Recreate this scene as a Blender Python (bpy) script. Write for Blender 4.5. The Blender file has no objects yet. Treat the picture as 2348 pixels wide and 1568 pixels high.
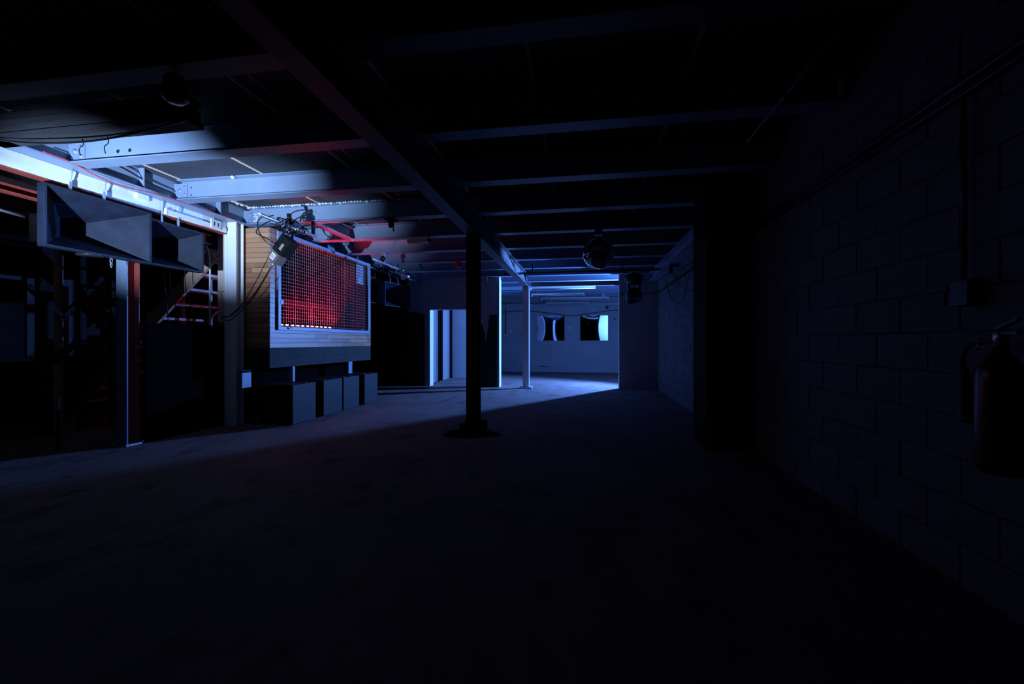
import bpy, bmesh, math, random
from mathutils import Vector, Matrix

random.seed(7)
scene = bpy.context.scene
COL = scene.collection
PI = math.pi

# ------------------------------------------------------------------ camera
cam_data = bpy.data.cameras.new('camera')
cam_data.sensor_width = 36.0
cam_data.lens = 36.0 * 1000.0 / 2348.0
cam_data.clip_start = 0.05
cam_data.clip_end = 100
cam = bpy.data.objects.new('camera', cam_data)
cam.location = (0, 0, 1.3)
cam.rotation_euler = (PI / 2, 0, math.atan(0.163))
COL.objects.link(cam)
scene.camera = cam

# ------------------------------------------------------------------ world, exposure
world = bpy.data.worlds.new('night')
world.use_nodes = True
bg = world.node_tree.nodes['Background']
bg.inputs['Color'].default_value = (0.02, 0.03, 0.08, 1)
bg.inputs['Strength'].default_value = 0.0
scene.world = world
vs = scene.view_settings
vs.view_transform = 'Standard'
vs.look = 'None'
vs.exposure = 0.0
vs.gamma = 1.0
vs.use_curve_mapping = False
scene.cycles.diffuse_bounces = 2


def lamp(name, kind, loc, energy, color, **kw):
    d = bpy.data.lights.new(name, kind)
    d.energy = energy
    d.color = color
    for k, v in kw.items():
        setattr(d, k, v)
    o = bpy.data.objects.new(name, d)
    o.location = loc
    COL.objects.link(o)
    return o


# cold floodlight standing out of sight behind the right-hand cross wall
FLOOD = Vector((1.97, 14.15, 2.35))
flood = lamp('flood_light', 'SPOT', FLOOD, 4600, (0.115, 0.30, 1.0), shadow_soft_size=0.06,
             spot_size=math.radians(140), spot_blend=0.6)
flood.rotation_euler = Vector((-0.82, -0.57, -0.10)).to_track_quat('-Z', 'Y').to_euler()
# cold work light on a stand to the left of the camera, aimed up at the joists
SPOT = Vector((-3.6, 0.8, 1.2))
AIM = Vector((math.sin(math.radians(-19)) * math.cos(math.radians(24)),
              math.cos(math.radians(-19)) * math.cos(math.radians(24)),
              math.sin(math.radians(24))))
spot = lamp('work_light', 'SPOT', SPOT, 2450, (0.44, 0.64, 1.0), shadow_soft_size=0.02,
            spot_size=math.radians(34), spot_blend=0.9)
spot.scale = (1.5, 1.0, 1.0)
spot.rotation_euler = AIM.to_track_quat('-Z', 'Y').to_euler()


# ------------------------------------------------------------------ materials
def mat(name, col, rough=0.6, metal=0.0, var=0.0, scale=6.0, bump=0.0, col2=None, stretch=(1, 1, 1), spec=0.5,
        emit=None, estr=0.0, detail=4.0, alpha=None, trans=0.0):
    m = bpy.data.materials.new(name)
    m.use_nodes = True
    nt = m.node_tree
    b = nt.nodes['Principled BSDF']
    b.inputs['Base Color'].default_value = (*col, 1)
    b.inputs['Roughness'].default_value = rough
    b.inputs['Metallic'].default_value = metal
    b.inputs['Specular IOR Level'].default_value = spec
    if trans:
        b.inputs['Transmission Weight'].default_value = trans
    if emit:
        b.inputs['Emission Color'].default_value = (*emit, 1)
        b.inputs['Emission Strength'].default_value = estr
    if var or bump or col2:
        tc = nt.nodes.new('ShaderNodeTexCoord')
        mp = nt.nodes.new('ShaderNodeMapping')
        mp.inputs['Scale'].default_value = stretch
        nt.links.new(tc.outputs['Object'], mp.inputs['Vector'])
        nz = nt.nodes.new('ShaderNodeTexNoise')
        nz.inputs['Scale'].default_value = scale
        nz.inputs['Detail'].default_value = detail
        nz.inputs['Roughness'].default_value = 0.65
        nt.links.new(mp.outputs['Vector'], nz.inputs['Vector'])
        rp = nt.nodes.new('ShaderNodeValToRGB')
        rp.color_ramp.elements[0].position = 0.32
        rp.color_ramp.elements[1].position = 0.68
        lo = col2 if col2 else tuple(c * (1 - var) for c in col)
        hi = col if col2 else tuple(min(1, c * (1 + var)) for c in col)
        rp.color_ramp.elements[0].color = (*lo, 1)
        rp.color_ramp.elements[1].color = (*hi, 1)
        nt.links.new(nz.outputs['Fac'], rp.inputs['Fac'])
        nt.links.new(rp.outputs['Color'], b.inputs['Base Color'])
        if bump:
            bp = nt.nodes.new('ShaderNodeBump')
            bp.inputs['Strength'].default_value = bump
            bp.inputs['Distance'].default_value = 0.01
            nt.links.new(nz.outputs['Fac'], bp.inputs['Height'])
            nt.links.new(bp.outputs['Normal'], b.inputs['Normal'])
    return m


M = {}
M['steelshade'] = mat('shade_toned_steel', (0.075, 0.085, 0.11), 0.5, var=0.08, scale=3)  # steel colour lowered to paint in shade on unlit steelwork
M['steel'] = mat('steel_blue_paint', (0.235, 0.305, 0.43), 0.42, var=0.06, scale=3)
M['white'] = mat('white_paint', (0.84, 0.85, 0.88), 0.45, var=0.04, scale=4)
M['bright'] = mat('galvanised', (0.62, 0.66, 0.72), 0.3, 0.7, var=0.08, scale=9)
M['pipe'] = mat('worn_galvanised_pipe', (0.62, 0.64, 0.68), 0.34, 0.75)
M['chrome'] = mat('chrome', (0.75, 0.77, 0.8), 0.16, 1.0)
M['red'] = mat('red_primer', (0.36, 0.06, 0.04), 0.6, var=0.15, scale=5)
M['redflag'] = mat('red_fabric', (0.45, 0.03, 0.03), 0.8, var=0.2, scale=8)
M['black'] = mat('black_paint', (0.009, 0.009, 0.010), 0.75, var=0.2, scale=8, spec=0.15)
M['horn'] = mat('black_painted_wood', (0.017, 0.023, 0.042), 0.6, var=0.25, scale=7, bump=0.1, spec=0.2)
M['grille'] = mat('dark_grille', (0.010, 0.016, 0.020), 0.6, var=0.15, scale=4, spec=0.25)
M['wire'] = mat('mesh_wire', (0.20, 0.16, 0.16), 0.6)
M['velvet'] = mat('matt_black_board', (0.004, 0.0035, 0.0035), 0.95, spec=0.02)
M['rubber'] = mat('black_rubber', (0.012, 0.012, 0.013), 0.5)
M['plastic'] = mat('dark_plastic', (0.025, 0.026, 0.03), 0.4)
M['wallwhite'] = mat('white_wall', (0.36, 0.37, 0.40), 0.75, var=0.12, scale=1.6, bump=0.15, detail=8)
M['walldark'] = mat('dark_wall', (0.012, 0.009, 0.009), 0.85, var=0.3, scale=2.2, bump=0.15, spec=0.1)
M['wallback'] = mat('painted_back_wall', (0.30, 0.31, 0.33), 0.7, var=0.07, scale=1.1, bump=0.1, detail=8)
M['block'] = mat('painted_block', (0.135, 0.135, 0.16), 0.72, var=0.14, scale=3.0, bump=0.35, detail=8)
M['block2'] = mat('painted_block_b', (0.122, 0.122, 0.146), 0.72, var=0.14, scale=3.5, bump=0.35, detail=8)
M['mortar'] = mat('mortar', (0.09, 0.09, 0.11), 0.9, var=0.1)
M['bare'] = mat('bare_dark_block', (0.022, 0.016, 0.016), 0.9, var=0.4, scale=5, bump=0.5)
M['ply'] = mat('dark_skirt', (0.035, 0.038, 0.036), 0.75, var=0.25, scale=3, bump=0.05, detail=8, spec=0.2)
M['deck'] = mat('roof_deck', (0.06, 0.065, 0.085), 0.6, var=0.1, scale=4)
M['strip'] = mat('pale_timber', (0.80, 0.62, 0.46), 0.6, var=0.08, scale=8, stretch=(8, 1, 8))
M['timber'] = mat('timber', (0.52, 0.36, 0.27), 0.65, var=0.18, scale=5, stretch=(6, 6, .6))
M['timberpale'] = mat('pale_timber_post', (0.70, 0.56, 0.50), 0.65, var=0.12, scale=5, stretch=(6, 6, .6))
M['timberdark'] = mat('dark_timber', (0.10, 0.07, 0.055), 0.7, var=0.3, scale=4, stretch=(1, 6, 6))
M['timbergrey'] = mat('grey_timber', (0.055, 0.055, 0.062), 0.75, var=0.3, scale=4, stretch=(.5, 6, 6))
M['foam'] = mat('expanding_foam', (0.88, 0.87, 0.82), 0.7, var=0.05, scale=30)
M['redcable'] = mat('red_cable', (0.75, 0.05, 0.06), 0.4)
M['cable'] = mat('black_cable', (0.012, 0.012, 0.014), 0.35)
M['greycable'] = mat('grey_cable', (0.35, 0.38, 0.45), 0.5)
M['paper'] = mat('paper', (0.62, 0.66, 0.72), 0.7, var=0.05, scale=20)
M['print'] = mat('print_ink', (0.12, 0.16, 0.25), 0.7)
M['label'] = mat('white_label', (0.8, 0.8, 0.8), 0.5)
M['clear'] = mat('clear_lens', (0.75, 0.76, 0.80), 0.25, trans=0.35)
M['mirror'] = mat('mirror_film', (0.22, 0.25, 0.29), 0.03, 1.0)
M['tile'] = mat('mirror_tile', (0.55, 0.56, 0.6), 0.04, 1.0)
M['batten'] = mat('batten_enamel', (0.42, 0.44, 0.48), 0.5)
M['tube'] = mat('tube_glass', (0.3, 0.32, 0.35), 0.25)
M['shutter'] = mat('shutter_slat', (0.26, 0.25, 0.25), 0.4, var=0.06, scale=10)
M['tan'] = mat('tan_box', (0.17, 0.13, 0.11), 0.6)
M['sheet'] = mat('pale_sheet', (0.42, 0.44, 0.50), 0.7, var=0.08, scale=3)
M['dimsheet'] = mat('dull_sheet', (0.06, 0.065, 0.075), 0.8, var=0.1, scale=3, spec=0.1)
M['extred'] = mat('extinguisher_paint', (0.10, 0.008, 0.008), 0.3)
M['woods'] = [mat('plank_%d' % i, c, 0.33, var=0.22, scale=3.0, stretch=s, bump=0.10, detail=7, spec=0.3) for i, (c, s) in enumerate([
    ((0.500, 0.241, 0.126), (1.2, 1.2, 14)), ((0.420, 0.201, 0.105), (1.2, 1.2, 14)), ((0.560, 0.289, 0.161), (1.2, 1.2, 14)),
    ((0.360, 0.176, 0.098), (1.2, 1.2, 14)), ((0.470, 0.249, 0.146), (1.2, 1.2, 14))])]


def floor_material():
    m = bpy.data.materials.new('worn_concrete')
    m.use_nodes = True
    nt = m.node_tree
    b = nt.nodes['Principled BSDF']
    tc = nt.nodes.new('ShaderNodeTexCoord')

    def noise(scale, detail, p0, p1, c0, c1, stretch=(1, 1, 1)):
        mp = nt.nodes.new('ShaderNodeMapping')
        mp.inputs['Scale'].default_value = stretch
        nt.links.new(tc.outputs['Object'], mp.inputs['Vector'])
        n = nt.nodes.new('ShaderNodeTexNoise')
        n.inputs['Scale'].default_value = scale
        n.inputs['Detail'].default_value = detail
        n.inputs['Roughness'].default_value = 0.7
        nt.links.new(mp.outputs['Vector'], n.inputs['Vector'])
        r = nt.nodes.new('ShaderNodeValToRGB')
        r.color_ramp.elements[0].position = p0
        r.color_ramp.elements[1].position = p1
        r.color_ramp.elements[0].color = (*c0, 1)
        r.color_ramp.elements[1].color = (*c1, 1)
        nt.links.new(n.outputs['Fac'], r.inputs['Fac'])
        return n, r
    n1, r1 = noise(0.9, 10, 0.3, 0.7, (0.135, 0.108, 0.108), (0.235, 0.190, 0.182))
    n2, r2 = noise(3.2, 9, 0.34, 0.47, (0.32, 0.30, 0.30), (1, 1, 1), (1, 0.6, 1))
    n3, r3 = noise(22, 4, 0.2, 0.8, (0.75, 0.75, 0.75), (1.15, 1.15, 1.15))
    mx = nt.nodes.new('ShaderNodeMix')
    mx.data_type = 'RGBA'
    mx.blend_type = 'MULTIPLY'
    mx.inputs[0].default_value = 0.8
    nt.links.new(r1.outputs['Color'], mx.inputs[6])
    nt.links.new(r2.outputs['Color'], mx.inputs[7])
    m2 = nt.nodes.new('ShaderNodeMix')
    m2.data_type = 'RGBA'
    m2.blend_type = 'MULTIPLY'
    m2.inputs[0].default_value = 1.0
    nt.links.new(mx.outputs[2], m2.inputs[6])
    nt.links.new(r3.outputs['Color'], m2.inputs[7])
    nt.links.new(m2.outputs[2], b.inputs['Base Color'])
    b.inputs['Roughness'].default_value = 0.8
    b.inputs['Specular IOR Level'].default_value = 0.2
    bp = nt.nodes.new('ShaderNodeBump')
    bp.inputs['Strength'].default_value = 0.25
    bp.inputs['Distance'].default_value = 0.01
    nt.links.new(n3.outputs['Fac'], bp.inputs['Height'])
    nt.links.new(bp.outputs['Normal'], b.inputs['Normal'])
    return m


M['floor'] = floor_material()

# ------------------------------------------------------------------ mesh helpers
WL = {}          # world location of every object that has parts


class MB:
    def __init__(self):
        self.v = []
        self.f = []
        self.s = []          # smooth flags

    def add(self, vs_, fs, smooth=False):
        o = len(self.v)
        self.v += [Vector(p) for p in vs_]
        self.f += [[i + o for i in f] for f in fs]
        self.s += [smooth] * len(fs)
        return self

    def hexa(self, p):
        # p: 8 points, bottom ring then top ring
        return self.add(p, [(3, 2, 1, 0), (4, 5, 6, 7), (0, 1, 5, 4), (1, 2, 6, 5), (2, 3, 7, 6), (3, 0, 4, 7)])

    def box(self, x0, x1, y0, y1, z0, z1):
        return self.hexa([(x0, y0, z0), (x1, y0, z0), (x1, y1, z0), (x0, y1, z0),
                          (x0, y0, z1), (x1, y0, z1), (x1, y1, z1), (x0, y1, z1)])

    def obox(self, c, size, mtx):
        sx, sy, sz = [s / 2 for s in size]
        c = Vector(c)
        return self.hexa([c + mtx @ Vector(p) for p in
                          [(-sx, -sy, -sz), (sx, -sy, -sz), (sx, sy, -sz), (-sx, sy, -sz),
                           (-sx, -sy, sz), (sx, -sy, sz), (sx, sy, sz), (-sx, sy, sz)]])

    def bar(self, a, b, w, h, up=(0, 0, 1)):
        a, b = Vector(a), Vector(b)
        d = (b - a)
        L = d.length
        d.normalize()
        s = d.cross(Vector(up))
        if s.length < 1e-4:
            s = Vector((1, 0, 0))
        s.normalize()
        u = s.cross(d)
        m = Matrix((s, d, u)).transposed()
        return self.obox((a + b) / 2, (w, L, h), m)

    def prism(self, poly, fn, t0, t1):
        # poly: list of 2-D points, fn(p, t) -> 3-D
        n = len(poly)
        vs_ = [fn(p, t0) for p in poly] + [fn(p, t1) for p in poly]
        fs = [tuple(range(n))[::-1], tuple(range(n, 2 * n))]
        fs += [(i, (i + 1) % n, (i + 1) % n + n, i + n) for i in range(n)]
        return self.add(vs_, fs)

    def tube(self, a, b, r, n=10, r2=None, caps=True):
        return self.path([a, b], [r, r if r2 is None else r2], n, caps)

    def path(self, pts, r, n=6, caps=True):
        pts = [Vector(p) for p in pts]
        rs = r if isinstance(r, (list, tuple)) else [r] * len(pts)
        vs_, fs = [], []
        prev = None
        for i, p in enumerate(pts):
            d = (pts[min(i + 1, len(pts) - 1)] - pts[max(i - 1, 0)])
            if d.length < 1e-7:
                d = Vector((0, 0, 1))
            d.normalize()
            if prev is None:
                ref = Vector((0, 0, 1)) if abs(d.z) < 0.9 else Vector((1, 0, 0))
                s = d.cross(ref).normalized()
            else:
                s = (prev - d * prev.dot(d))
                if s.length < 1e-5:
                    s = d.orthogonal()
                s.normalize()
            prev = s
            u = d.cross(s)
            for k in range(n):
                a = 2 * PI * k / n
                vs_.append(p + (s * math.cos(a) + u * math.sin(a)) * rs[i])
        for i in range(len(pts) - 1):
            for k in range(n):
                k2 = (k + 1) % n
                fs.append((i * n + k, i * n + k2, (i + 1) * n + k2, (i + 1) * n + k))
        self.add(vs_, fs, True)
        if caps:
            o = len(self.v) - len(vs_)
            self.f.append([o + k for k in range(n)][::-1])
            self.s.append(False)
            self.f.append([o + (len(pts) - 1) * n + k for k in range(n)])
            self.s.append(False)
        return self

    def lathe(self, prof, c, axis=(0, 0, 1), n=16):
        # prof: (radius, height) along axis from c
        ax = Vector(axis).normalized()
        s = ax.orthogonal().normalized()
        u = ax.cross(s)
        c = Vector(c)
        vs_, fs = [], []
        for r, h in prof:
            for k in range(n):
                a = 2 * PI * k / n
                vs_.append(c + ax * h + (s * math.cos(a) + u * math.sin(a)) * max(r, 1e-4))
        for i in range(len(prof) - 1):
            for k in range(n):
                k2 = (k + 1) % n
                fs.append((i * n + k, i * n + k2, (i + 1) * n + k2, (i + 1) * n + k))
        return self.add(vs_, fs, True)

    def build(self, name, material, parent=None, bevel=0.0, kind=None, label=None):
        off = WL[parent.name] if parent else Vector((0, 0, 0))
        if parent is None:
            lo = Vector([min(p[i] for p in self.v) for i in range(3)])
            hi = Vector([max(p[i] for p in self.v) for i in range(3)])
            off = Vector(((lo.x + hi.x) / 2, (lo.y + hi.y) / 2, lo.z))
        me = bpy.data.meshes.new(name)
        me.from_pydata([tuple(p - off) for p in self.v], [], self.f)
        me.polygons.foreach_set('use_smooth', self.s)
        me.materials.append(M[material] if isinstance(material, str) else material)
        me.update()
        bm = bmesh.new()
        bm.from_mesh(me)
        bmesh.ops.recalc_face_normals(bm, faces=bm.faces)
        bm.to_mesh(me)
        bm.free()
        o = bpy.data.objects.new(name, me)
        COL.objects.link(o)
        if parent:
            o.parent = parent
            WL[o.name] = off.copy()
        else:
            o.location = off
            WL[o.name] = off.copy()
        if bevel:
            bv = o.modifiers.new('edge', 'BEVEL')
            bv.width = bevel
            bv.segments = 2
            bv.limit_method = 'ANGLE'
            bv.angle_limit = 0.7
        if kind:
            o['kind'] = kind
        if label:
            o['label'] = label
        return o


def thing(name, label, cat, loc, group=None):
    o = bpy.data.objects.new(name, None)
    o.empty_display_size = 0.1
    o.location = loc
    COL.objects.link(o)
    o['label'] = label
    o['category'] = cat
    if group:
        o['group'] = group
    WL[o.name] = Vector(loc)
    return o


def tag(o, label, cat, group=None):
    o['label'] = label
    o['category'] = cat
    if group:
        o['group'] = group
    return o


def struct(o, label=None):
    o['kind'] = 'structure'
    if label:
        o['label'] = label
    return o


def spline(pts, n=8):
    P = [Vector(p) for p in pts]
    P = [P[0] * 2 - P[1]] + P + [P[-1] * 2 - P[-2]]
    out = []
    for i in range(1, len(P) - 2):
        p0, p1, p2, p3 = P[i - 1:i + 3]
        for k in range(n):
            t = k / n
            out.append(0.5 * ((2 * p1) + (p2 - p0) * t + (2 * p0 - 5 * p1 + 4 * p2 - p3) * t * t
                              + (3 * p1 - p0 - 3 * p2 + p3) * t ** 3))
    out.append(P[-2])
    return out


def hsec(w, h, tf, tw):
    a, b, t = w / 2, h / 2, tw / 2
    return [(-a, -b), (a, -b), (a, -b + tf), (t, -b + tf), (t, b - tf), (a, b - tf), (a, b), (-a, b), (-a, b - tf),
            (-t, b - tf), (-t, -b + tf), (-a, -b + tf)]


UNIT = MB().box(-.5, .5, -.5, .5, -.5, .5)


def unit_mesh(name, bevel=0.04):
    me = bpy.data.meshes.new(name)
    bm = bmesh.new()
    bmesh.ops.create_cube(bm, size=1.0)
    bm.to_mesh(me)
    bm.free()
    return me


def piece(name, me, parent, c, size, rot=None):
    o = bpy.data.objects.new(name, me)
    COL.objects.link(o)
    o.parent = parent
    o.location = Vector(c) - WL[parent.name]
    o.scale = size
    if rot:
        o.rotation_euler = rot
    return o


def unit_for(material, name='unit'):
    me = unit_mesh(name)
    me.materials.append(M[material] if isinstance(material, str) else material)
    return me


# ================================================================== SETTING
ZB, ZT = 3.157, 3.42         # underside and top of the ceiling joists
XW = 2.0                     # right wall
struct(MB().box(-12, 4.2, -3, 20, -0.2, 0).build('floor', 'floor'), 'worn stained concrete floor')

# ceiling: backing slab, ribbed deck panels, pale joint strips
ceil = struct(MB().box(-12, 4.2, -3, 20, ZT + 0.06, ZT + 0.2).build('ceiling', 'deck'), 'dark ribbed roof deck')
PITCH = 0.0475
STRIPX = [-5.2 + 1.2 * k for k in range(-4, 7)]
for i in range(len(STRIPX) - 1):
    a, b_ = STRIPX[i] + 0.024, STRIPX[i + 1] - 0.024
    n = int((b_ - a) / PITCH)
    p = (b_ - a) / n
    prof = []
    for k in range(n):
        x = a + k * p
        prof += [(x, ZT + 0.022), (x + p * 0.12, ZT + 0.022), (x + p * 0.26, ZT), (x + p * 0.86, ZT)]
    prof.append((b_, ZT + 0.022))
    vs_ = [(x, -3, z) for x, z in prof] + [(x, 20, z) for x, z in prof]
    m_ = len(prof)
    MB().add(vs_, [(k, k + 1, k + 1 + m_, k + m_) for k in range(m_ - 1)]).build('ceiling_panel', 'deck', ceil)
stripme = unit_for('strip', 'joint_strip')
for x in STRIPX[1:-1]:
    piece('joint_strip', stripme, ceil, (x, 8.5, ZT + 0.012), (0.036, 23, 0.02))
for x in (-2.62,):
    piece('joint_strip', stripme, ceil, (x, 8.5, ZT + 0.012), (0.036, 23, 0.02))

# right wall of painted blocks
wr = struct(MB().box(XW + 0.012, XW + 0.25, -3, 12.3, 0, ZT + .05).build('wall_right', 'mortar'),
            'painted block wall along the right side')
BL, BH = 0.44, 0.215
bme = [unit_for('block', 'block_a'), unit_for('block2', 'block_b')]


def block_run(y0, y1, zmax):
    rows = int(zmax / (BH + 0.012)) + 1
    for r in range(rows):
        z0 = r * (BH + 0.012)
        z1 = min(z0 + BH, zmax)
        if z1 - z0 < 0.04:
            continue
        y = y0 - (0.226 if r % 2 else 0)
        while y < y1:
            a, b_ = max(y, y0), min(y + BL, y1)
            if b_ - a > 0.03:
                dx = random.uniform(-0.0025, 0.0025)
                piece('block', random.choice(bme), wr, (XW + 0.008 + dx, (a + b_) / 2, (z0 + z1) / 2),
                      (0.016, b_ - a, z1 - z0))
            y += BL + 0.012


block_run(1.35, 5.53, 3.0)
block_run(6.15, 12.25, 3.0)
struct(MB().box(XW, XW + .02, -3, 1.35, 0, ZT + .05).box(XW, XW + .02, 1.35, 12.25, 3.0, ZT + .05)
       .build('wall_right_upper', 'block'), 'plain upper part of the right wall')
# pilaster on the right wall
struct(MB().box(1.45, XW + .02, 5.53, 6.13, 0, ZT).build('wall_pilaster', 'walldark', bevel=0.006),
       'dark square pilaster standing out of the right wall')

# cross wall at Y = 12.25 with a doorway and a wide opening
YC0, YC1 = 12.29, 12.58
struct(MB().box(0.98, 4.2, YC0, YC1, 0, ZT).build('wall_cross_right', 'wallwhite'),
       'white stub wall to the right of the wide opening')
struct(MB().box(-5.15, -4.46, YC0, YC1, 0, ZT).box(-2.98, -2.38, YC0, YC1, 0, ZT)
       .box(-4.46, -2.98, YC0, YC1, 2.255, ZT).build('wall_cross_left', 'wallwhite'),
       'white partition with a doorway at the far end of the hall')
struct(MB().box(-12, -5.15, YC0, YC1, 0, ZT).build('wall_cross_dark', 'walldark'),
       'black-painted part of the far partition')
# outer walls
struct(MB().box(-12, 4.2, 18.9, 19.1, 0, ZT).build('wall_back', 'wallback'), 'pale wall at the back of the far room')
struct(MB().box(-12.2, -12, -3, 20, 0, ZT).build('wall_left', 'walldark'), 'dark wall on the far left')
struct(MB().box(-12, 4.2, -3.2, -3, 0, ZT).build('wall_front', 'walldark'), 'dark wall behind the camera')
struct(MB().box(4.2, 4.4, 12.3, 20, 0, ZT).build('wall_far_right', 'wallwhite'), 'white right wall of the far room')
# side wall of the corridor with shutters, and a white box-out
struct(MB().box(-5.0, -4.78, 12.58, 15.4, 0, ZT).build('wall_corridor', 'wallwhite'), 'corridor wall behind the shutters')
struct(MB().box(-5.0, -4.12, 15.4, 16.6, 0, ZT).build('wall_box_out', 'wallwhite'), 'white box-out at the end of the shutters')

struct(MB().box(-2.38, -2.372, YC0, YC1, 0, ZT - .3).build('lit_end_face', 'white'), 'added white skin for floodlight glare on the pier end beside the wide opening')  # whiter skin paints the floodlight's glare onto the pier end
struct(MB().box(-4.46, -4.452, YC0, YC1, 0, 2.25).build('lit_jamb_face', 'white'), 'added white skin for floodlight glare on the left jamb of the doorway')  # thin sheet, whitened where the floodlight strikes the jamb
# bare dark patches on the partition
MBp = MB()
pp = [(-5.19, 0.0), (-4.61, 0.0), (-4.61, 2.10), (-4.66, 2.13), (-4.72, 2.13), (-4.74, 2.155), (-5.10, 2.165), (-5.13, 2.13),
      (-5.19, 2.13)]
MBp.prism(pp, lambda p, t: (p[0], t, p[1]), YC0 - 0.045, YC0 - 0.002)
tag(MBp.build('leaning_board', 'bare'), 'tall black board against the partition left of the doorway', 'board')
pp = [(-2.96, 0), (-2.44, 0), (-2.43, 2.08), (-2.66, 2.08), (-2.70, 1.7), (-2.74, 1.42), (-2.76, 1.30), (-2.80, 1.45), (-2.78, 1.56),
      (-2.83, 1.60), (-2.86, 1.80), (-2.93, 1.82), (-2.96, 1.6)]
tag(MB().prism(pp, lambda p, t: (p[0], t, p[1]), YC0 - 0.02, YC0 - 0.002).build('dark_patch', 'bare'),
    'ragged black unpainted patch on the pier right of the doorway', 'wall patch')

# ================================================================== STEEL FRAME
JY = {k: 6.2 + 1.2 * k for k in range(-4, 11)}
JLAB = {-4: 'shade-toned steel joist overhead, nearest the camera', -3: 'shade-toned steel joist just in front of the plank-packed header',
        -2: 'brightly lit steel joist with two punched holes, nearest of the lit ones',
        -1: 'brightly lit steel joist with a small white clip on its top edge',
        0: 'steel joist marked H4 with a row of white foam lumps on top',
        1: 'red-lit steel joist that carries the clear bulkhead light and mirror ball',
        2: 'pink-tinted steel joist, second beyond the joist marked H4', 3: 'steel joist above the far scaffold tube, third beyond the H4 one',
        4: 'thin-looking dim steel joist, fourth beyond the one marked H4', 5: 'steel joist directly in front of the far partition',
        6: 'bright-edged steel joist just past the partition, first in the far room', 7: 'second bright steel joist inside the far room',
        8: 'third steel joist inside the far room above the foil-wrapped batten', 9: 'fourth steel joist inside the far room, dim blue',
        10: 'last steel joist by the back wall of the far room'}
PROF_J = hsec(0.17, ZT - ZB, 0.012, 0.01)
zc = (ZB + ZT) / 2
boltme = {}


def bolt(parent, c, axis, r=0.016, material='bright'):
    a = Vector(axis)
    MB().lathe([(0, 0), (r * 1.5, 0), (r * 1.5, 0.004), (r, 0.004), (r, 0.018), (r * .6, 0.02), (0, 0.02)], c, axis, 8) \
        .build('bolt', material, parent)


joists = {}
for k, y in JY.items():
    x0, x1 = -5.24, XW - 0.02
    if k > 5:
        x0, x1 = (-4.77 if y < 15.3 else -4.11 if y < 16.7 else -8.0), 4.19
    if k == 1:
        x0 = -5.1
    t = thing('steel_joist', JLAB[k], 'joist', ((x0 + x1) / 2, y, ZB), 'ceiling joists')
    joists[k] = t
    MB().prism(PROF_J, lambda p, tt: (tt, y + p[0], zc + p[1]), x0, x1).build('joist_section', 'steel' if k > -3 else 'steelshade', t)  # the nearest joists get the colour with shade painted in
    if k in (-2, -1, 0):
        yw = y - 0.005
        # cleat plate bolted through to the edge beam
        xc = -5.15 if k else -5.205
        cl = MB().box(-5.35, xc, yw - 0.014, yw - 0.001, ZB + 0.05, ZB + 0.235).build('cleat', 'steel', t, bevel=0.003)
        for bx, bz in ((xc - .035, ZB + .18), (xc - .035, ZB + .085)) + (((xc - .11, ZB + .14),) if k else ()):
            bolt(cl, (bx, yw - 0.014, bz), (0, -1, 0), 0.014 if bx > xc - .05 else 0.02, 'steel')
    if k == -2:
        for bx in (-4.745, -4.60):
            MB().lathe([(0, 0), (0.02, 0), (0.02, 0.002), (0, 0.002)], (bx, y - 0.005, 3.27), (0, -1, 0), 12) \
                .build('hole', 'rubber', t, label='dark round bolt hole')
    if k == -1:
        for bz in (3.335, 3.235):
            MB().lathe([(0, 0), (0.011, 0), (0.011, 0.002), (0, 0.002)], (-5.10, y - 0.005, bz), (0, -1, 0), 10) \
                .build('hole', 'rubber', t, label='dark round bolt hole')
        for bx in (-4.40, -3.05):
            MB().lathe([(0, 0), (.022, 0), (.024, .03), (.014, .05), (0, .05)], (bx, y - 0.075, ZT - .02), (0.2, -1, -.2), 8) \
                .build('clip', 'label', t, label='small white fixing clip')
    if k == 0:
        for bx in (-4.214, -4.11):
            bolt(t, (bx, y - 0.006, 3.305), (0, -1, 0), 0.017)
        # hand-painted mark reading H4, turned on its side
        yy = y - 0.007
        mk = MB()
        o = Vector((-5.175, yy - .001, 3.335))
        # text runs downwards: letter "up" points to +X
        def seg(a, b):
            mk.bar(o + Vector((a[1], 0, -a[0])), o + Vector((b[1], 0, -b[0])), 0.012, 0.004, up=(0, 1, 0))
        seg((0, 0), (0, .075)); seg((.045, 0), (.045, .075)); seg((0, .0375), (.045, .0375))
        seg((.075, .08), (.075, .04)); seg((.075, .04), (.125, .04)); seg((.105, .075), (.115, -.01))
        mk.build('painted_mark', 'foam', t, label='white hand-painted mark reading H4')
    if k == 2:
        for bx in (-2.75, -2.2):
            bolt(t, (bx, y - .02, ZB - 0.001), (0, 0, -1), 0.012)
    if k == 1:
        for bx in (-4.14, -3.98):
            bolt(t, (bx, y - .03, ZB - 0.001), (0, 0, -1), 0.014)

# trimmer between two joists beside the booth
t = thing('trimmer_beam', 'short pink-lit steel trimmer between two joists beside the wooden booth', 'beam', (-4.17, 6.8, ZB))
MB().prism(hsec(0.15, 0.2, 0.01, 0.008), lambda p, tt: (-4.17 + p[0], tt, ZB + .1 + p[1]), JY[0] + .09, JY[1] - .09) \
    .build('trimmer_section', 'steel', t)

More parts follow.
